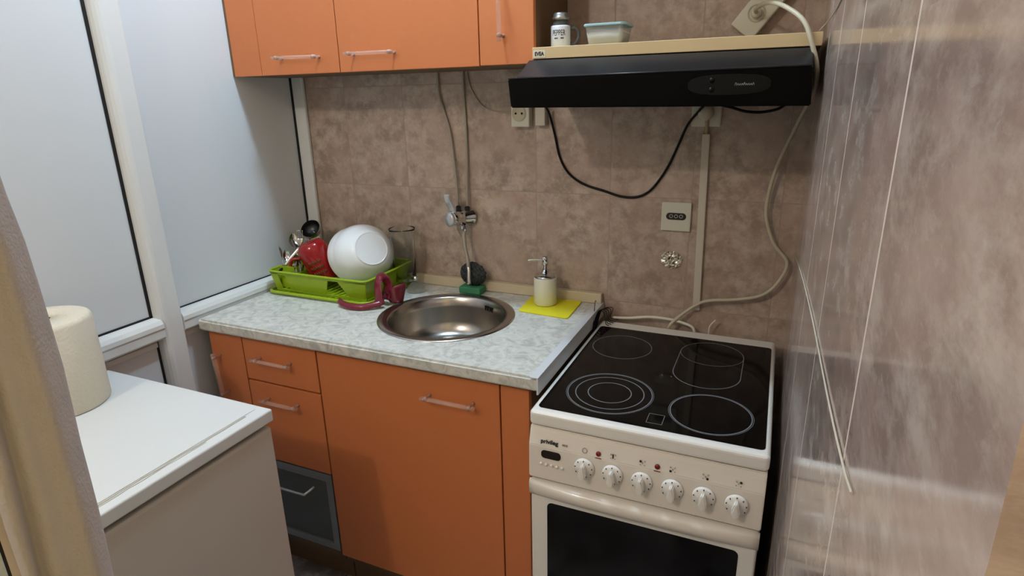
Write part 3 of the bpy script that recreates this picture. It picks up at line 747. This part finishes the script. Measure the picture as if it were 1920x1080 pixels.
# ================================================================== SOAP, CLOTH
b = bm_(); prism(b, [(0.934, -0.172), (0.930, -0.165), (0.918, -0.030), (0.925, -0.024), (1.086, -0.024), (1.089, -0.032), (1.094, -0.178), (1.088, -0.184)], HC+0.0005, HC+0.004, 'xy', 0.001)
tag(link('cleaning_cloth', b, M['yellow'], None, (1.0, -0.1, HC)), 'bright yellow folded cleaning cloth on the worktop', 'cloth')
t = thing('soap_dispenser', 'white cylindrical soap dispenser with chrome pump on the yellow cloth', 'soap dispenser', (0.987, -0.085, HC+0.0045))
o = (0.987, -0.085, HC+0.0045)
link('bottle', lathe(bm_(), [(0, 0), (0.032, 0), (0.0355, 0.004), (0.0355, 0.084), (0.034, 0.088), (0, 0.088)], o), M['ceramic'], t)
link('collar', lathe(bm_(), [(0, 0.0883), (0.034, 0.0883), (0.030, 0.094), (0.016, 0.099), (0.011, 0.101), (0.0105, 0.112), (0, 0.112)], o), M['chrome'], t)
pm = link('pump', lathe(bm_(), [(0, 0.1122), (0.0055, 0.1122), (0.0055, 0.126), (0.0095, 0.127), (0.0095, 0.150), (0.008, 0.153), (0, 0.153)], o), M['chrome'], t)
link('nozzle', tube(bm_(), [(0.985, -0.087, HC+0.1475), (0.965, -0.093, HC+0.1475), (0.943, -0.100, HC+0.1465), (0.937, -0.102, HC+0.144)], 0.003, 10, n=3), M['chrome'], pm)

# ================================================================== DISH RACK
tr_ = thing('drip_tray', 'lime green plastic drip tray under the dish rack', 'tray', (0.26, -0.16, HC))
b = bm_(); prism(b, rrect(0.057, 0.463, -0.298, -0.030, 0.03), HC+0.0005, HC+0.004, 'xy')
A = rrect(0.050, 0.470, -0.305, -0.024, 0.035)
tube(b, [(x, y, HC+0.010) for x, y in A]+[(A[0][0], A[0][1], HC+0.010)], 0.0055, 8, n=1, caps=False)
link('tray', b, M['green'], tr_)
rk = thing('dish_rack', 'lime green plastic dish rack full of dishes on the worktop', 'dish rack', (0.26, -0.16, HC+0.016))
ZR0, ZR1 = 0.908, 0.972
def rackwall():
    bm = bmesh.new()
    F0, F1 = (-0.281, -0.293)   # y of front wall at bottom / top
    def lean(bm, poly, tf):     # poly in (s, z) pushed through tf(s, z, off)
        A = [bm.verts.new(tf(s, z, 0)) for s, z in poly]; B = [bm.verts.new(tf(s, z, 0.0025)) for s, z in poly]
        bm.faces.new(A); bm.faces.new(list(reversed(B))); n = len(poly)
        for i in range(n): bm.faces.new((A[i], A[(i+1) % n], B[(i+1) % n], B[i]))
    k = lambda z: (z-ZR0)/(ZR1-ZR0)
    front = lambda s, z, o: (s, -0.281-0.012*k(z)+o, z)
    back = lambda s, z, o: (s, -0.040+0.012*k(z)-o, z)
    right = lambda s, z, o: (0.446+0.014*k(z)-o, s, z)
    left = lambda s, z, o: (0.074-0.014*k(z)+o, s, z)
    for tf in (front, back):
        lean(bm, [(0.072, ZR0-0.006), (0.100, ZR0-0.006), (0.092, ZR1-0.006), (0.062, ZR1-0.006)], tf)
        lean(bm, [(0.136, ZR0-0.006), (0.285, ZR0-0.006), (0.306, ZR1-0.012), (0.126, ZR1-0.012)], tf)
        lean(bm, [(0.385, ZR0-0.006), (0.440, ZR0-0.006), (0.458, ZR1-0.006), (0.345, ZR1-0.012)], tf)
        lean(bm, [(0.062, ZR1-0.013), (0.458, ZR1-0.013), (0.460, ZR1), (0.060, ZR1)], tf)
    for tf in (right, left):
        lean(bm, [(-0.278, ZR0-0.006), (-0.190, ZR0-0.006), (-0.190, ZR1-0.010), (-0.290, ZR1-0.010)], tf)
        lean(bm, [(-0.175, ZR0-0.006), (-0.043, ZR0-0.006), (-0.030, ZR1-0.010), (-0.175, ZR1-0.010)], tf)
        lean(bm, [(-0.290, ZR1-0.012), (-0.030, ZR1-0.012), (-0.030, ZR1), (-0.290, ZR1)], tf)
    return bm
rw = link('basket', rackwall(), M['green'], rk)
A = rrect(0.058, 0.464, -0.298, -0.024, 0.022)
link('rim', tube(bm_(), [(x, y, ZR1+(0.0)) for x, y in A]+[(A[0][0], A[0][1], ZR1)], 0.0055, 8, n=1, ry=0.0035, ref=Vector((0, 0, 1)), caps=False), M['green'], rk)
b = bm_()
for i in range(17): box(b, 0.082+i*0.0222, 0.088+i*0.0222, -0.280, -0.042, 0.903, 0.908, 0.001)
for y in (-0.28, -0.165, -0.045): box(b, 0.074, 0.450, y-0.003, y+0.003, 0.9025, 0.9075)
link('slatted_floor', b, M['green'], rk)
# cutlery compartment
b = bm_()
box(b, 0.162, 0.1645, -0.275, -0.05, 0.909, 0.966); box(b, 0.075, 0.162, -0.162, -0.1595, 0.909, 0.962)
box(b, 0.088, 0.150, -0.270, -0.2675, 0.909, 0.985)
link('divider', b, M['green'], rk)

# bowls: leaning on their rims, base toward the viewer
V0 = (CAM_POS-Vector((0.36, -0.17, 1.02))).normalized()
AX = (V0*0.86+R2*0.30+U2*0.22).normalized()
def bowl(name, label, ctr, R, depth, rb):
    t = thing(name, label, 'bowl', ctr)
    outer = [(R, 0), (R*0.985, depth*0.10), (R*0.93, depth*0.36), (R*0.83, depth*0.62), (R*0.66, depth*0.84), (rb*1.10, depth*0.945), (rb*1.04, depth*0.955), (rb*1.03, depth*0.96), (rb*1.01, depth*0.995), (rb, depth*1.0), (rb*0.96, depth*1.0), (rb*0.95, depth*0.992), (rb*0.94, depth*0.990), (rb*0.92, depth*0.990), (0, depth*0.990)]
    inner = [(0, depth*0.93), (R*0.60, depth*0.80), (R*0.80, depth*0.56), (R*0.90, depth*0.30), (R*0.965, 0), (R*0.985, -0.002), (R, 0)]
    link('shell', lathe(bm_(), outer+[], ctr, AX, 64), M['white'], t)
    link('inside', lathe(bm_(), inner, ctr, AX, 64), M['white'], t)
    return t
BC = Vector((0.352, -0.150, 1.018))
bowl('bowl', 'large white bowl standing on its rim in the green rack, base facing out', BC, 0.104, 0.085, 0.055)
bowl('bowl', 'second white bowl nested behind the large white bowl, only its edge showing', BC-AX*0.030-R2*0.014+U2*0.002, 0.101, 0.080, 0.048)

# red mug, upside down and tilted
def xf(bm, m):
    for v in bm.verts: v.co = m @ v.co
    return bm
mg = thing('mug', 'red mug with brown print leaning between the cutlery and the white bowls', 'mug', (0.225, -0.19, 0.91))
MT = Matrix.Translation((0.226, -0.196, 0.932)) @ Matrix.Scale(1.22, 4) @ Matrix.Rotation(math.radians(-18), 4, 'Y') @ Matrix.Rotation(math.radians(10), 4, 'X')
bd = link('body', xf(lathe(bm_(), [(0.040, 0.0), (0.041, 0.002), (0.041, 0.090), (0.038, 0.104), (0.032, 0.112), (0.030, 0.1135), (0.027, 0.111), (0, 0.111)], (0, 0, 0), (0, 0, 1), 40), MT), M['redglaze'], mg)
link('inner_wall', xf(lathe(bm_(), [(0.040, 0), (0.038, 0.001), (0.037, 0.10), (0, 0.104)], (0, 0, 0), (0, 0, 1), 40), MT), M['white'], mg)
link('handle', xf(tube(bm_(), [(-0.034, -0.022, 0.082), (-0.055, -0.034, 0.088), (-0.066, -0.040, 0.070), (-0.066, -0.040, 0.045), (-0.054, -0.034, 0.028), (-0.034, -0.022, 0.030)], 0.0065, 12, ry=0.0045), MT), M['redglaze'], mg)
b = bm_()
va_ = math.radians(-62)
for r_ in range(3):
    for k in range(6):
        a = va_+(k-3)*0.16+r_*0.03; zc = 0.062-r_*0.016
        tube(b, [(0.0412*math.cos(a), 0.0412*math.sin(a), zc-0.005), (0.0414*math.cos(a+0.05), 0.0414*math.sin(a+0.05), zc+0.005), (0.0412*math.cos(a+0.1), 0.0412*math.sin(a+0.1), zc-0.003)], 0.0011, 5, n=3)
link('print', xf(b, MT), M['goldp'], bd)

# cutlery
def spoon(name, label, base, head, wide=0.019, hl=0.055, facing=None, m='chrome', fork=False, black=False):
    base = Vector(base); head = Vector(head); d = (head-base).normalized(); L_ = (head-base).length
    t = thing(name, label, 'cutlery', base, 'steel cutlery standing in the dish rack')
    f = Vector(facing if facing else (0.55, -0.8, 0.2)); f = (f-d*f.dot(d)).normalized(); s = d.cross(f)
    b = bm_()
    tube(b, [base, base+d*(L_-hl)*0.5, base+d*(L_-hl)], 0.0045, 10, n=5, ry=0.0014, ref=f, rfun=lambda k: 1.15-0.55*k)
    link('handle', b, M['black'] if black else M[m], t)
    c0 = base+d*(L_-hl*0.97)
    b = bm_()
    if fork:
        n = 6
        tube(b, [c0, c0+d*hl*0.2, c0+d*hl*0.5], 0.0105, 10, n=4, ry=0.0012, ref=f, rfun=lambda k: 0.3+0.7*min(1, k*1.6))
        for k in range(4):
            off = s*(k-1.5)*0.0058
            tube(b, [c0+d*hl*0.48+off, c0+d*hl*0.75+off+f*0.002, c0+d*hl+off+f*0.005], 0.0013, 6, n=3)
        link('tines', b, M[m], t)
    else:
        rows, cols = 12, 10; V = []
        for i in range(rows+1):
            u = i/rows; wd_ = wide*math.sin(PI*min(1, u**0.8))**0.6 if 0 < u < 1 else 0.0015
            V.append([b.verts.new(c0+d*hl*u+s*wd_*(2*j/cols-1)-f*(0.007*math.sin(PI*u)*(1-(2*j/cols-1)**2))) for j in range(cols+1)])
        for i in range(rows):
            for j in range(cols):
                q_ = b.faces.new((V[i][j], V[i+1][j], V[i+1][j+1], V[i][j+1])); q_.smooth = True
        link('bowl', b, M[m], t)
    return t
spoon('spoon', 'steel tablespoon leaning left, nearest the white panel wall', (0.120, -0.20, 0.915), (0.048, -0.150, 1.068), facing=(0.9, -0.5, 0.3))
spoon('fork', 'steel fork upright in the middle of the cutlery', (0.110, -0.21, 0.915), (0.098, -0.165, 1.085), fork=True)
spoon('spoon', 'steel teaspoon in front of the fork with its bowl low', (0.125, -0.24, 0.915), (0.085, -0.232, 1.030), wide=0.014, hl=0.042)
spoon('fork', 'steel fork leaning right toward the red mug', (0.105, -0.20, 0.915), (0.148, -0.185, 1.062), fork=True)
spoon('spoon', 'tall steel spoon behind the forks with edge turned to the light', (0.092, -0.09, 0.915), (0.062, -0.078, 1.108), facing=(-0.6, -0.8, 0.1))
spoon('spoon', 'steel spoon leaning toward the red mug, lowest of the spoons', (0.098, -0.235, 0.915), (0.140, -0.238, 1.018), wide=0.016, hl=0.046)
spoon('spoon', 'steel dessert spoon against the panel wall, its bowl facing the wall', (0.104, -0.255, 0.915), (0.050, -0.225, 1.042), wide=0.017, hl=0.048, facing=(-0.8, -0.5, 0.2))
spoon('fork', 'small steel fork just left of the ladle handle', (0.128, -0.15, 0.915), (0.118, -0.150, 1.052), fork=True, hl=0.045)
spoon('spoon', 'steel spoon between the ladle bowl and the red mug, bowl up', (0.130, -0.17, 0.915), (0.152, -0.150, 1.048), wide=0.018, hl=0.05, facing=(0.3, -0.9, 0.3))
# table knife with black handle, resting diagonally
kn = thing('table_knife', 'steel knife with black handle end slanting over the front rim of the rack', 'knife', (0.085, -0.26, 0.96))
link('blade', tube(bm_(), [(0.098, -0.262, 0.980), (0.116, -0.240, 1.010), (0.136, -0.215, 1.040)], 0.0055, 8, ry=0.0012, n=4, ref=Vector((0, 1, 0.3))), M['chrome'], kn)
link('handle', tube(bm_(), [(0.080, -0.284, 0.952), (0.090, -0.271, 0.968), (0.099, -0.261, 0.981)], 0.0075, 10, ry=0.005, n=4), M['black'], kn)
# ladle
ld = thing('ladle', 'steel ladle with dark hollow bowl on top of the cutlery', 'ladle', (0.13, -0.10, 0.915))
LA = Vector((0.15, -0.72, 0.68)).normalized(); lc = Vector((0.106, -0.120, 1.083))
link('cup', lathe(bm_(), [(0.035, 0.004), (0.0345, 0.0), (0.031, -0.016), (0.022, -0.028), (0, -0.033)], lc, LA, 40), M['chrome'], ld)
link('cup_inside', lathe(bm_(), [(0.0347, 0.0038), (0.0312, -0.012), (0.021, -0.023), (0, -0.028)], lc, LA, 40), M['darksteel'], ld)
link('handle', tube(bm_(), [lc+Vector((-0.010, 0.022, -0.012)), (0.122, -0.085, 1.03), (0.126, -0.10, 0.95), (0.128, -0.105, 0.914)], 0.005, 10, ry=0.0018, n=5), M['chrome'], ld)

# glass pitcher behind the rack end
gp = thing('glass_pitcher', 'tall clear glass pitcher behind the right end of the dish rack', 'pitcher', (0.462, -0.075, 0.91))
GO = (0.466, -0.080, 0.909)
link('vessel', lathe(bm_(), [(0, 0), (0.036, 0.0), (0.038, 0.004), (0.040, 0.10), (0.043, 0.185), (0.0455, 0.192), (0.0435, 0.192), (0.041, 0.185), (0.0375, 0.10), (0.0355, 0.010), (0, 0.008)], GO, seg=48), M['glass'], gp)
# glass lid / stopper on the worktop
gs = thing('glass_stopper', 'small clear glass dome lid with ball knob between rack and sink', 'glass lid', (0.527, -0.105, HC))
link('dome', lathe(bm_(), [(0.031, 0.0005), (0.031, 0.006), (0.028, 0.018), (0.017, 0.030), (0.006, 0.034), (0.005, 0.036), (0, 0.036), (0, 0.031), (0.014, 0.028), (0.025, 0.016), (0.028, 0.005), (0.028, 0.0005)], (0.524, -0.105, HC), seg=40), M['glass'], gs)
b = bm_(); lathe(b, [(0, 0.0362)]+[(0.0095*math.sin(PI*k/12), 0.0458-0.0095*math.cos(PI*k/12)) for k in range(1, 12)]+[(0, 0.0553)], (0.524, -0.105, HC), seg=24)
link('ball_knob', b, M['chrome'], gs)

# maroon utensil at the rack's front corner
mr = thing('strainer_holder', 'maroon plastic holder with curved base and loop, at the rack corner by the sink', 'utensil holder', (0.48, -0.29, HC))
tube_pts = [(0.372, -0.314, 0.902), (0.395, -0.326, 0.899), (0.43, -0.334, 0.898), (0.468, -0.328, 0.898), (0.500, -0.305, 0.902), (0.520, -0.280, 0.908)]
link('curved_base', tube(bm_(), [(x, y-0.006, z+0.004+0.0005) for x, y, z in tube_pts], 0.0105, 14, ry=0.0065, n=6, ref=Vector((0, -1, 0.5))), M['maroon'], mr)
link('loop', tube(bm_(), [(0.507, -0.300, 0.903), (0.504, -0.290, 0.930), (0.495, -0.278, 0.958), (0.494, -0.264, 0.974), (0.505, -0.252, 0.976), (0.514, -0.248, 0.960), (0.512, -0.256, 0.935), (0.508, -0.265, 0.912)], 0.0195, 14, ry=0.003, n=6, ref=Vector((0.25, 1, 0))), M['maroon'], mr)
def scoop():
    bm = bmesh.new(); c = Vector((0.531, -0.236, 0.8975)); V = []
    for i in range(13):
        a = math.radians(-150+i*300/12/1.6)
        V.append([])
        for j in range(7):
            h = j/6; r = 0.024+0.016*h; z = c.z+0.066*h*(0.62+0.38*math.cos(a+0.4)) if j else c.z
            V[-1].append(bm.verts.new((c.x+r*math.cos(a), c.y+r*math.sin(a)*0.8, z)))
    for i in range(12):
        for j in range(6): f = bm.faces.new((V[i][j], V[i+1][j], V[i+1][j+1], V[i][j+1])); f.smooth = True
    bm.faces.new([V[i][0] for i in range(13)])
    return bm
sc = link('scoop_cup', scoop(), M['maroon'], mr)
sm = sc.modifiers.new('wall', 'SOLIDIFY'); sm.thickness = 0.0025

# ================================================================== STOVE
S0, S1 = 1.1605, 1.6605; SB, SF = -0.046, -0.652
st = thing('electric_stove', 'white freestanding electric stove with black ceramic hob', 'stove', (1.41, -0.35, 0))
link('cabinet', box(bm_(), S0+0.006, S1-0.002, SF+0.030, SB-0.01, 0.0, 0.812, 0.004), M['enamel'], st)
b = bm_(); box(b, S0, S1, SF, SB, 0.813, 0.851, 0.010, 4)
top = link('hob_frame', b, M['enamel'], st)
gl = link('ceramic_glass', prism(bm_(), rrect(1.174, 1.650, -0.633, -0.104, 0.010), 0.8512, 0.8530, 'xy', 0.0006), M['glassblack'], top)
def rings(name, lst):
    b = bm_()
    for a in lst: ring_flat(b, *a)
    return link(name, b, M['ring'], gl)
Z = 0.85305
rings('cooking_zone', [(1.308, -0.512, Z, 0.0975, 0.0022), (1.308, -0.512, Z, 0.0790, 0.0022), (1.308, -0.512, Z, 0.0500, 0.0022), (1.308, -0.512, Z, 0.1010, 0.0010)])
rings('cooking_zone', [(1.536, -0.528, Z, 0.0850, 0.0024), (1.536, -0.528, Z, 0.0885, 0.0010)])
rings('cooking_zone', [(1.271, -0.238, Z, 0.0800, 0.0018)])
b = bm_()
def stadium(bm, cx, y0, y1, r, wd, z):
    pts = []
    for k in range(25): a = PI*k/24; pts.append((cx+r*math.cos(a), y1+r*math.sin(a)))
    for k in range(25): a = PI+PI*k/24; pts.append((cx+r*math.cos(a), y0+r*math.sin(a)))
    pts.append(pts[0]); tube(bm, [(x, y, z) for x, y in pts], wd/2, 6, n=1, ry=0.0003, ref=Vector((0, 0, 1)), caps=False)
stadium(b, 1.505, -0.330, -0.205, 0.080, 0.0022, Z); 
arc = [(1.505+0.080*math.cos(a), -0.205-0.080*math.sin(a)*0.9, Z) for a in [PI*k/16 for k in range(17)]]
tube(b, arc, 0.0008, 6, n=1, ry=0.0003, ref=Vector((0, 0, 1)))
link('cooking_zone', b, M['ring'], gl)
b = bm_()
for a in ((1.413, 1.447, -0.614, -0.6128), (1.413, 1.447, -0.5742, -0.573), (1.413, 1.4142, -0.614, -0.573), (1.4458, 1.447, -0.614, -0.573)): box(b, a[0], a[1], a[2], a[3], Z, Z+0.0003)
link('residual_heat_window', b, M['ring'], gl)

# front: sloped control panel
pan = link('control_panel', prism(bm_(), [(-0.646, 0.811), (-0.651, 0.800), (-0.660, 0.770), (-0.662, 0.688), (-0.656, 0.682), (-0.620, 0.682), (-0.620, 0.811)], S0+0.002, S1-0.002, 'yz', 0.002), M['enamel2'], st)
PY = -0.6615
for k in range(6):
    x = 1.294+0.063*k; zc = 0.741-0.001*k
    kb = link('knob', lathe(bm_(), [(0.0225, 0), (0.0225, 0.004), (0.0200, 0.0075), (0, 0.0085)], (x, PY, zc), (0, -1, 0), 36), M['knob'], pan)
    b = bm_(); R_k = Matrix.Rotation(math.radians(0), 3, 'Y')
    prism(b, [(x-0.0035, zc+0.014), (x, zc+0.0165), (x+0.0035, zc+0.014), (x+0.0085, zc-0.006), (x+0.0075, zc-0.016), (x, zc-0.0205), (x-0.0075, zc-0.016), (x-0.0085, zc-0.006)], PY-0.024, PY-0.007, 'xz', 0.0025)
    link('grip', b, M['knob'], kb)
    b = bm_()
    for a in range(9):
        an = math.radians(90-a*360/9*1.0)
        px, pz = x+0.0192*math.cos(an), zc+0.0192*math.sin(an)
        box(b, px-0.0010, px+0.0010, PY-0.0082, PY-0.0062, pz-0.0014, pz+0.0014)
    link('scale_marks', b, M['print'], kb)
def on_panel(x, z, w_, h_, m, name, parent=pan, th=0.0008):
    y = -0.6600-(0.770-z)*0.0244 if z < 0.770 else -0.660+(z-0.770)*0.3
    return link(name, box(bm_(), x-w_/2, x+w_/2, y-th-0.0004, y+0.001, z-h_/2, z+h_/2, 0.0003), m, parent)
b = bm_(); prism(b, rrect(1.193, 1.239, 0.742, 0.762, 0.008), -0.6628, -0.6605, 'xz', 0.0006); link('clock_display', b, M['disp'], pan)
for k in range(5):
    link('clock_button', lathe(bm_(), [(0.0034, 0), (0.0034, 0.003), (0.002, 0.0045), (0, 0.0048)], (1.193+0.0125*k, -0.6616, 0.7275-0.0004*k), (0, -1, 0), 14), M['knob'], pan)
for x in (1.324, 1.450):
    yy = -0.6575
    link('indicator_lamp', lathe(bm_(), [(0.0055, 0), (0.0055, 0.002), (0.003, 0.0035), (0, 0.004)], (x, yy, 0.780), (0, -1, 0.3), 18), M['red'], pan)
    on_panel(x, 0.7705, 0.014, 0.0012, M['red'], 'lamp_mark')
link('round_emblem', lathe(bm_(), [(0.0062, 0.0), (0.0062, 0.0008), (0.0045, 0.0008), (0.0045, 0.0)], (1.293, -0.6578, 0.781), (0, -1, 0.3), 20), M['palep'], pan)
for x, dx, dz in ((1.356, 0, 0), (1.419, -0.004, 0.004), (1.481, -0.004, -0.004), (1.546, 0.004, -0.004), (1.609, 0.004, 0.004)):
    b = bm_(); z0 = 0.781
    for a in range(3):
        for c_ in range(3):
            if (a+c_) % 2 == 0: box(b, x+(a-1)*0.0045-0.001, x+(a-1)*0.0045+0.001, -0.6590, -0.6560, z0+(c_-1)*0.0045-0.001, z0+(c_-1)*0.0045+0.001)
    link('zone_symbol', b, M['palep'], pan)
    lb = lathe(bm_(), [(0.0024, 0), (0.0024, 0.0012), (0, 0.0013)], (x+dx, -0.6585, z0+dz), (0, -1, 0.3), 12) if dx else box(bm_(), x-0.001, x+0.001, -0.6595, -0.656, z0-0.004, z0+0.005)
    link('zone_dot', lb, M['print'], pan)
link('maker_name', text(bm_(), 'privileg', 0.0135, (1.2115, -0.6588, 0.783), (1, 0, 0), (0, 0.18, 1), 0.0004, 0.0003, 1.05), M['print'], pan)
b = bm_()
for k in range(3): box(b, 1.2415+k*0.0042, 1.2445+k*0.0042, -0.6590, -0.6560, 0.7805, 0.7845)
link('model_mark', b, M['palep'], pan)
# oven door
od = link('oven_door', box(bm_(), S0+0.004, S1-0.004, SF-0.004, SF+0.028, 0.165, 0.677, 0.005, 3), M['enamel'], st)
def handle():
    bm = bmesh.new(); n = 28; V = []
    for i in range(n+1):
        x = S0+0.002+(S1-S0-0.004)*i/n; u = 2*i/n-1; out = 0.006+0.015*(1-u**4)
        pr_ = [(-0.654, 0.6765), (-0.655-out*0.7, 0.675), (-0.656-out, 0.668), (-0.656-out*1.02, 0.655), (-0.655-out*0.8, 0.643), (-0.655-out*0.35, 0.636), (-0.654, 0.634)]
        V.append([bm.verts.new((x, y, z)) for y, z in pr_])
    for i in range(n):
        for j in range(6): f = bm.faces.new((V[i][j], V[i+1][j], V[i+1][j+1], V[i][j+1])); f.smooth = True
    bm.faces.new(V[0]); bm.faces.new(list(reversed(V[-1]))); return bm
link('handle', handle(), M['enamel2'], od)
link('window', prism(bm_(), rrect(1.205, 1.623, 0.230, 0.621, 0.012), SF-0.0052, SF-0.001, 'xz', 0.0006), M['ovenglass'], od)
link('warming_drawer', box(bm_(), S0+0.004, S1-0.004, SF+0.002, SF+0.028, 0.02, 0.160, 0.004), M['enamel'], st)

# bits behind the stove
t = link('pale_cable', tube(bm_(), [(1.19, -0.030, 0.856), (1.243, -0.03, 0.861), (1.30, -0.03, 0.872), (1.356, -0.032, 0.874), (1.40, -0.032, 0.868), (1.434, -0.035, 0.856), (1.44, -0.036, 0.82)], 0.0045, 9), M['ceramic'], None, (1.3, -0.03, 0.85))
tag(t, 'pale cable lying along the back edge of the stove against the wall', 'cable')
t = link('cable_tie_end', tube(bm_(), [(1.479, -0.03, 0.80), (1.479, -0.03, 0.855), (1.483, -0.031, 0.872), (1.495, -0.031, 0.888)], 0.0022, 7, rfun=lambda k: 1.2-0.3*k), M['ceramic'], None, (1.48, -0.03, 0.80))
tag(t, 'short white wire end sticking up behind the stove', 'wire')
t = thing('wire_tangle', 'tangle of thin black wires at the back left corner of the stove', 'wires', (1.17, -0.09, 0.856))
rr = random.Random(3)
for k in range(5):
    a = 0.9+k*0.5; p0 = Vector((1.157, -0.10+0.014*k, 0.8555))
    pts = [Vector((1.1575, -0.155+0.012*k, 0.83)), p0+Vector((0, -0.015, 0.016)), p0+Vector((0.006, 0.01, 0.040-0.003*k)), p0+Vector((0.020+0.003*k, 0.018, 0.030)), p0+Vector((0.030, 0.002, 0.004)), p0+Vector((0.040+0.004*k, -0.004, 0.001))]
    link('wire', tube(bm_(), pts, 0.0013, 6, n=6), M['black'], t)
link('wire', tube(bm_(), [(1.157, -0.13, 0.86), (1.146, -0.08, 0.905), (1.140, -0.05, 0.912), (1.137, -0.03, 0.900)], 0.0011, 6, n=6), M['black'], t)

# ================================================================== FRIDGE AND PAPER ROLL
fr = thing('small_fridge', 'low white fridge with worn flat top by the panel wall', 'fridge', (0.32, -1.11, 0))
FX, FY0, FY1 = 0.612, -1.36, -0.862
link('cabinet', box(bm_(), 0.045, FX-0.05, FY0+0.004, FY1-0.004, 0.0, 0.818, 0.003), M['fridge'], fr)
link('door', box(bm_(), FX-0.048, FX-0.006, FY0+0.004, FY1-0.004, 0.03, 0.806, 0.007, 3), M['fridge'], fr)
tp = link('top_plate', box(bm_(), 0.040, FX, FY0, FY1, 0.820, 0.850, 0.004, 3), M['fridgetop'], fr)
b = bm_(); prism(b, rrect(0.062, FX-0.034, FY0+0.02, FY1-0.014, 0.006), 0.8502, 0.8512, 'xy', 0.0004); link('inlay', b, M['fridgetop'], tp)
b = bm_()
for (x0, x1, y0, y1) in ((FX-0.030, FX-0.0275, FY0+0.02, FY1-0.05), (FX-0.024, FX-0.023, FY0+0.05, FY1-0.16)):
    pts = [(x0+rr.uniform(-.0012, .0012), y0+(y1-y0)*k/14, 0.8505) for k in range(15)]
    tube(b, pts, (x1-x0), 6, n=2, ry=0.0004, ref=Vector((0, 0, 1)))
link('worn_line', b, M['stain'], tp)
t = thing('paper_towel_roll', 'fat roll of cream kitchen paper standing on the low fridge', 'paper roll', (0.128, -1.028, 0.851))
RX, RYY, RR, RH = 0.130, -1.030, 0.098, 0.215
def roll():
    bm = bmesh.new(); lathe(bm, [(0.021, 0.001), (RR-0.004, 0.0), (RR, 0.006), (RR, RH-0.010), (RR-0.004, RH-0.003), (RR-0.010, RH), (0.021, RH-0.002), (0.021, 0.001)], (RX, RYY, 0.8515), seg=72)
    return bm
link('paper', roll(), M['paper'], t)
link('core', lathe(bm_(), [(0.0208, 0.002), (0.0208, RH-0.004), (0.019, RH-0.004), (0.019, 0.002)], (RX, RYY, 0.8515), seg=32), M['core'], t)
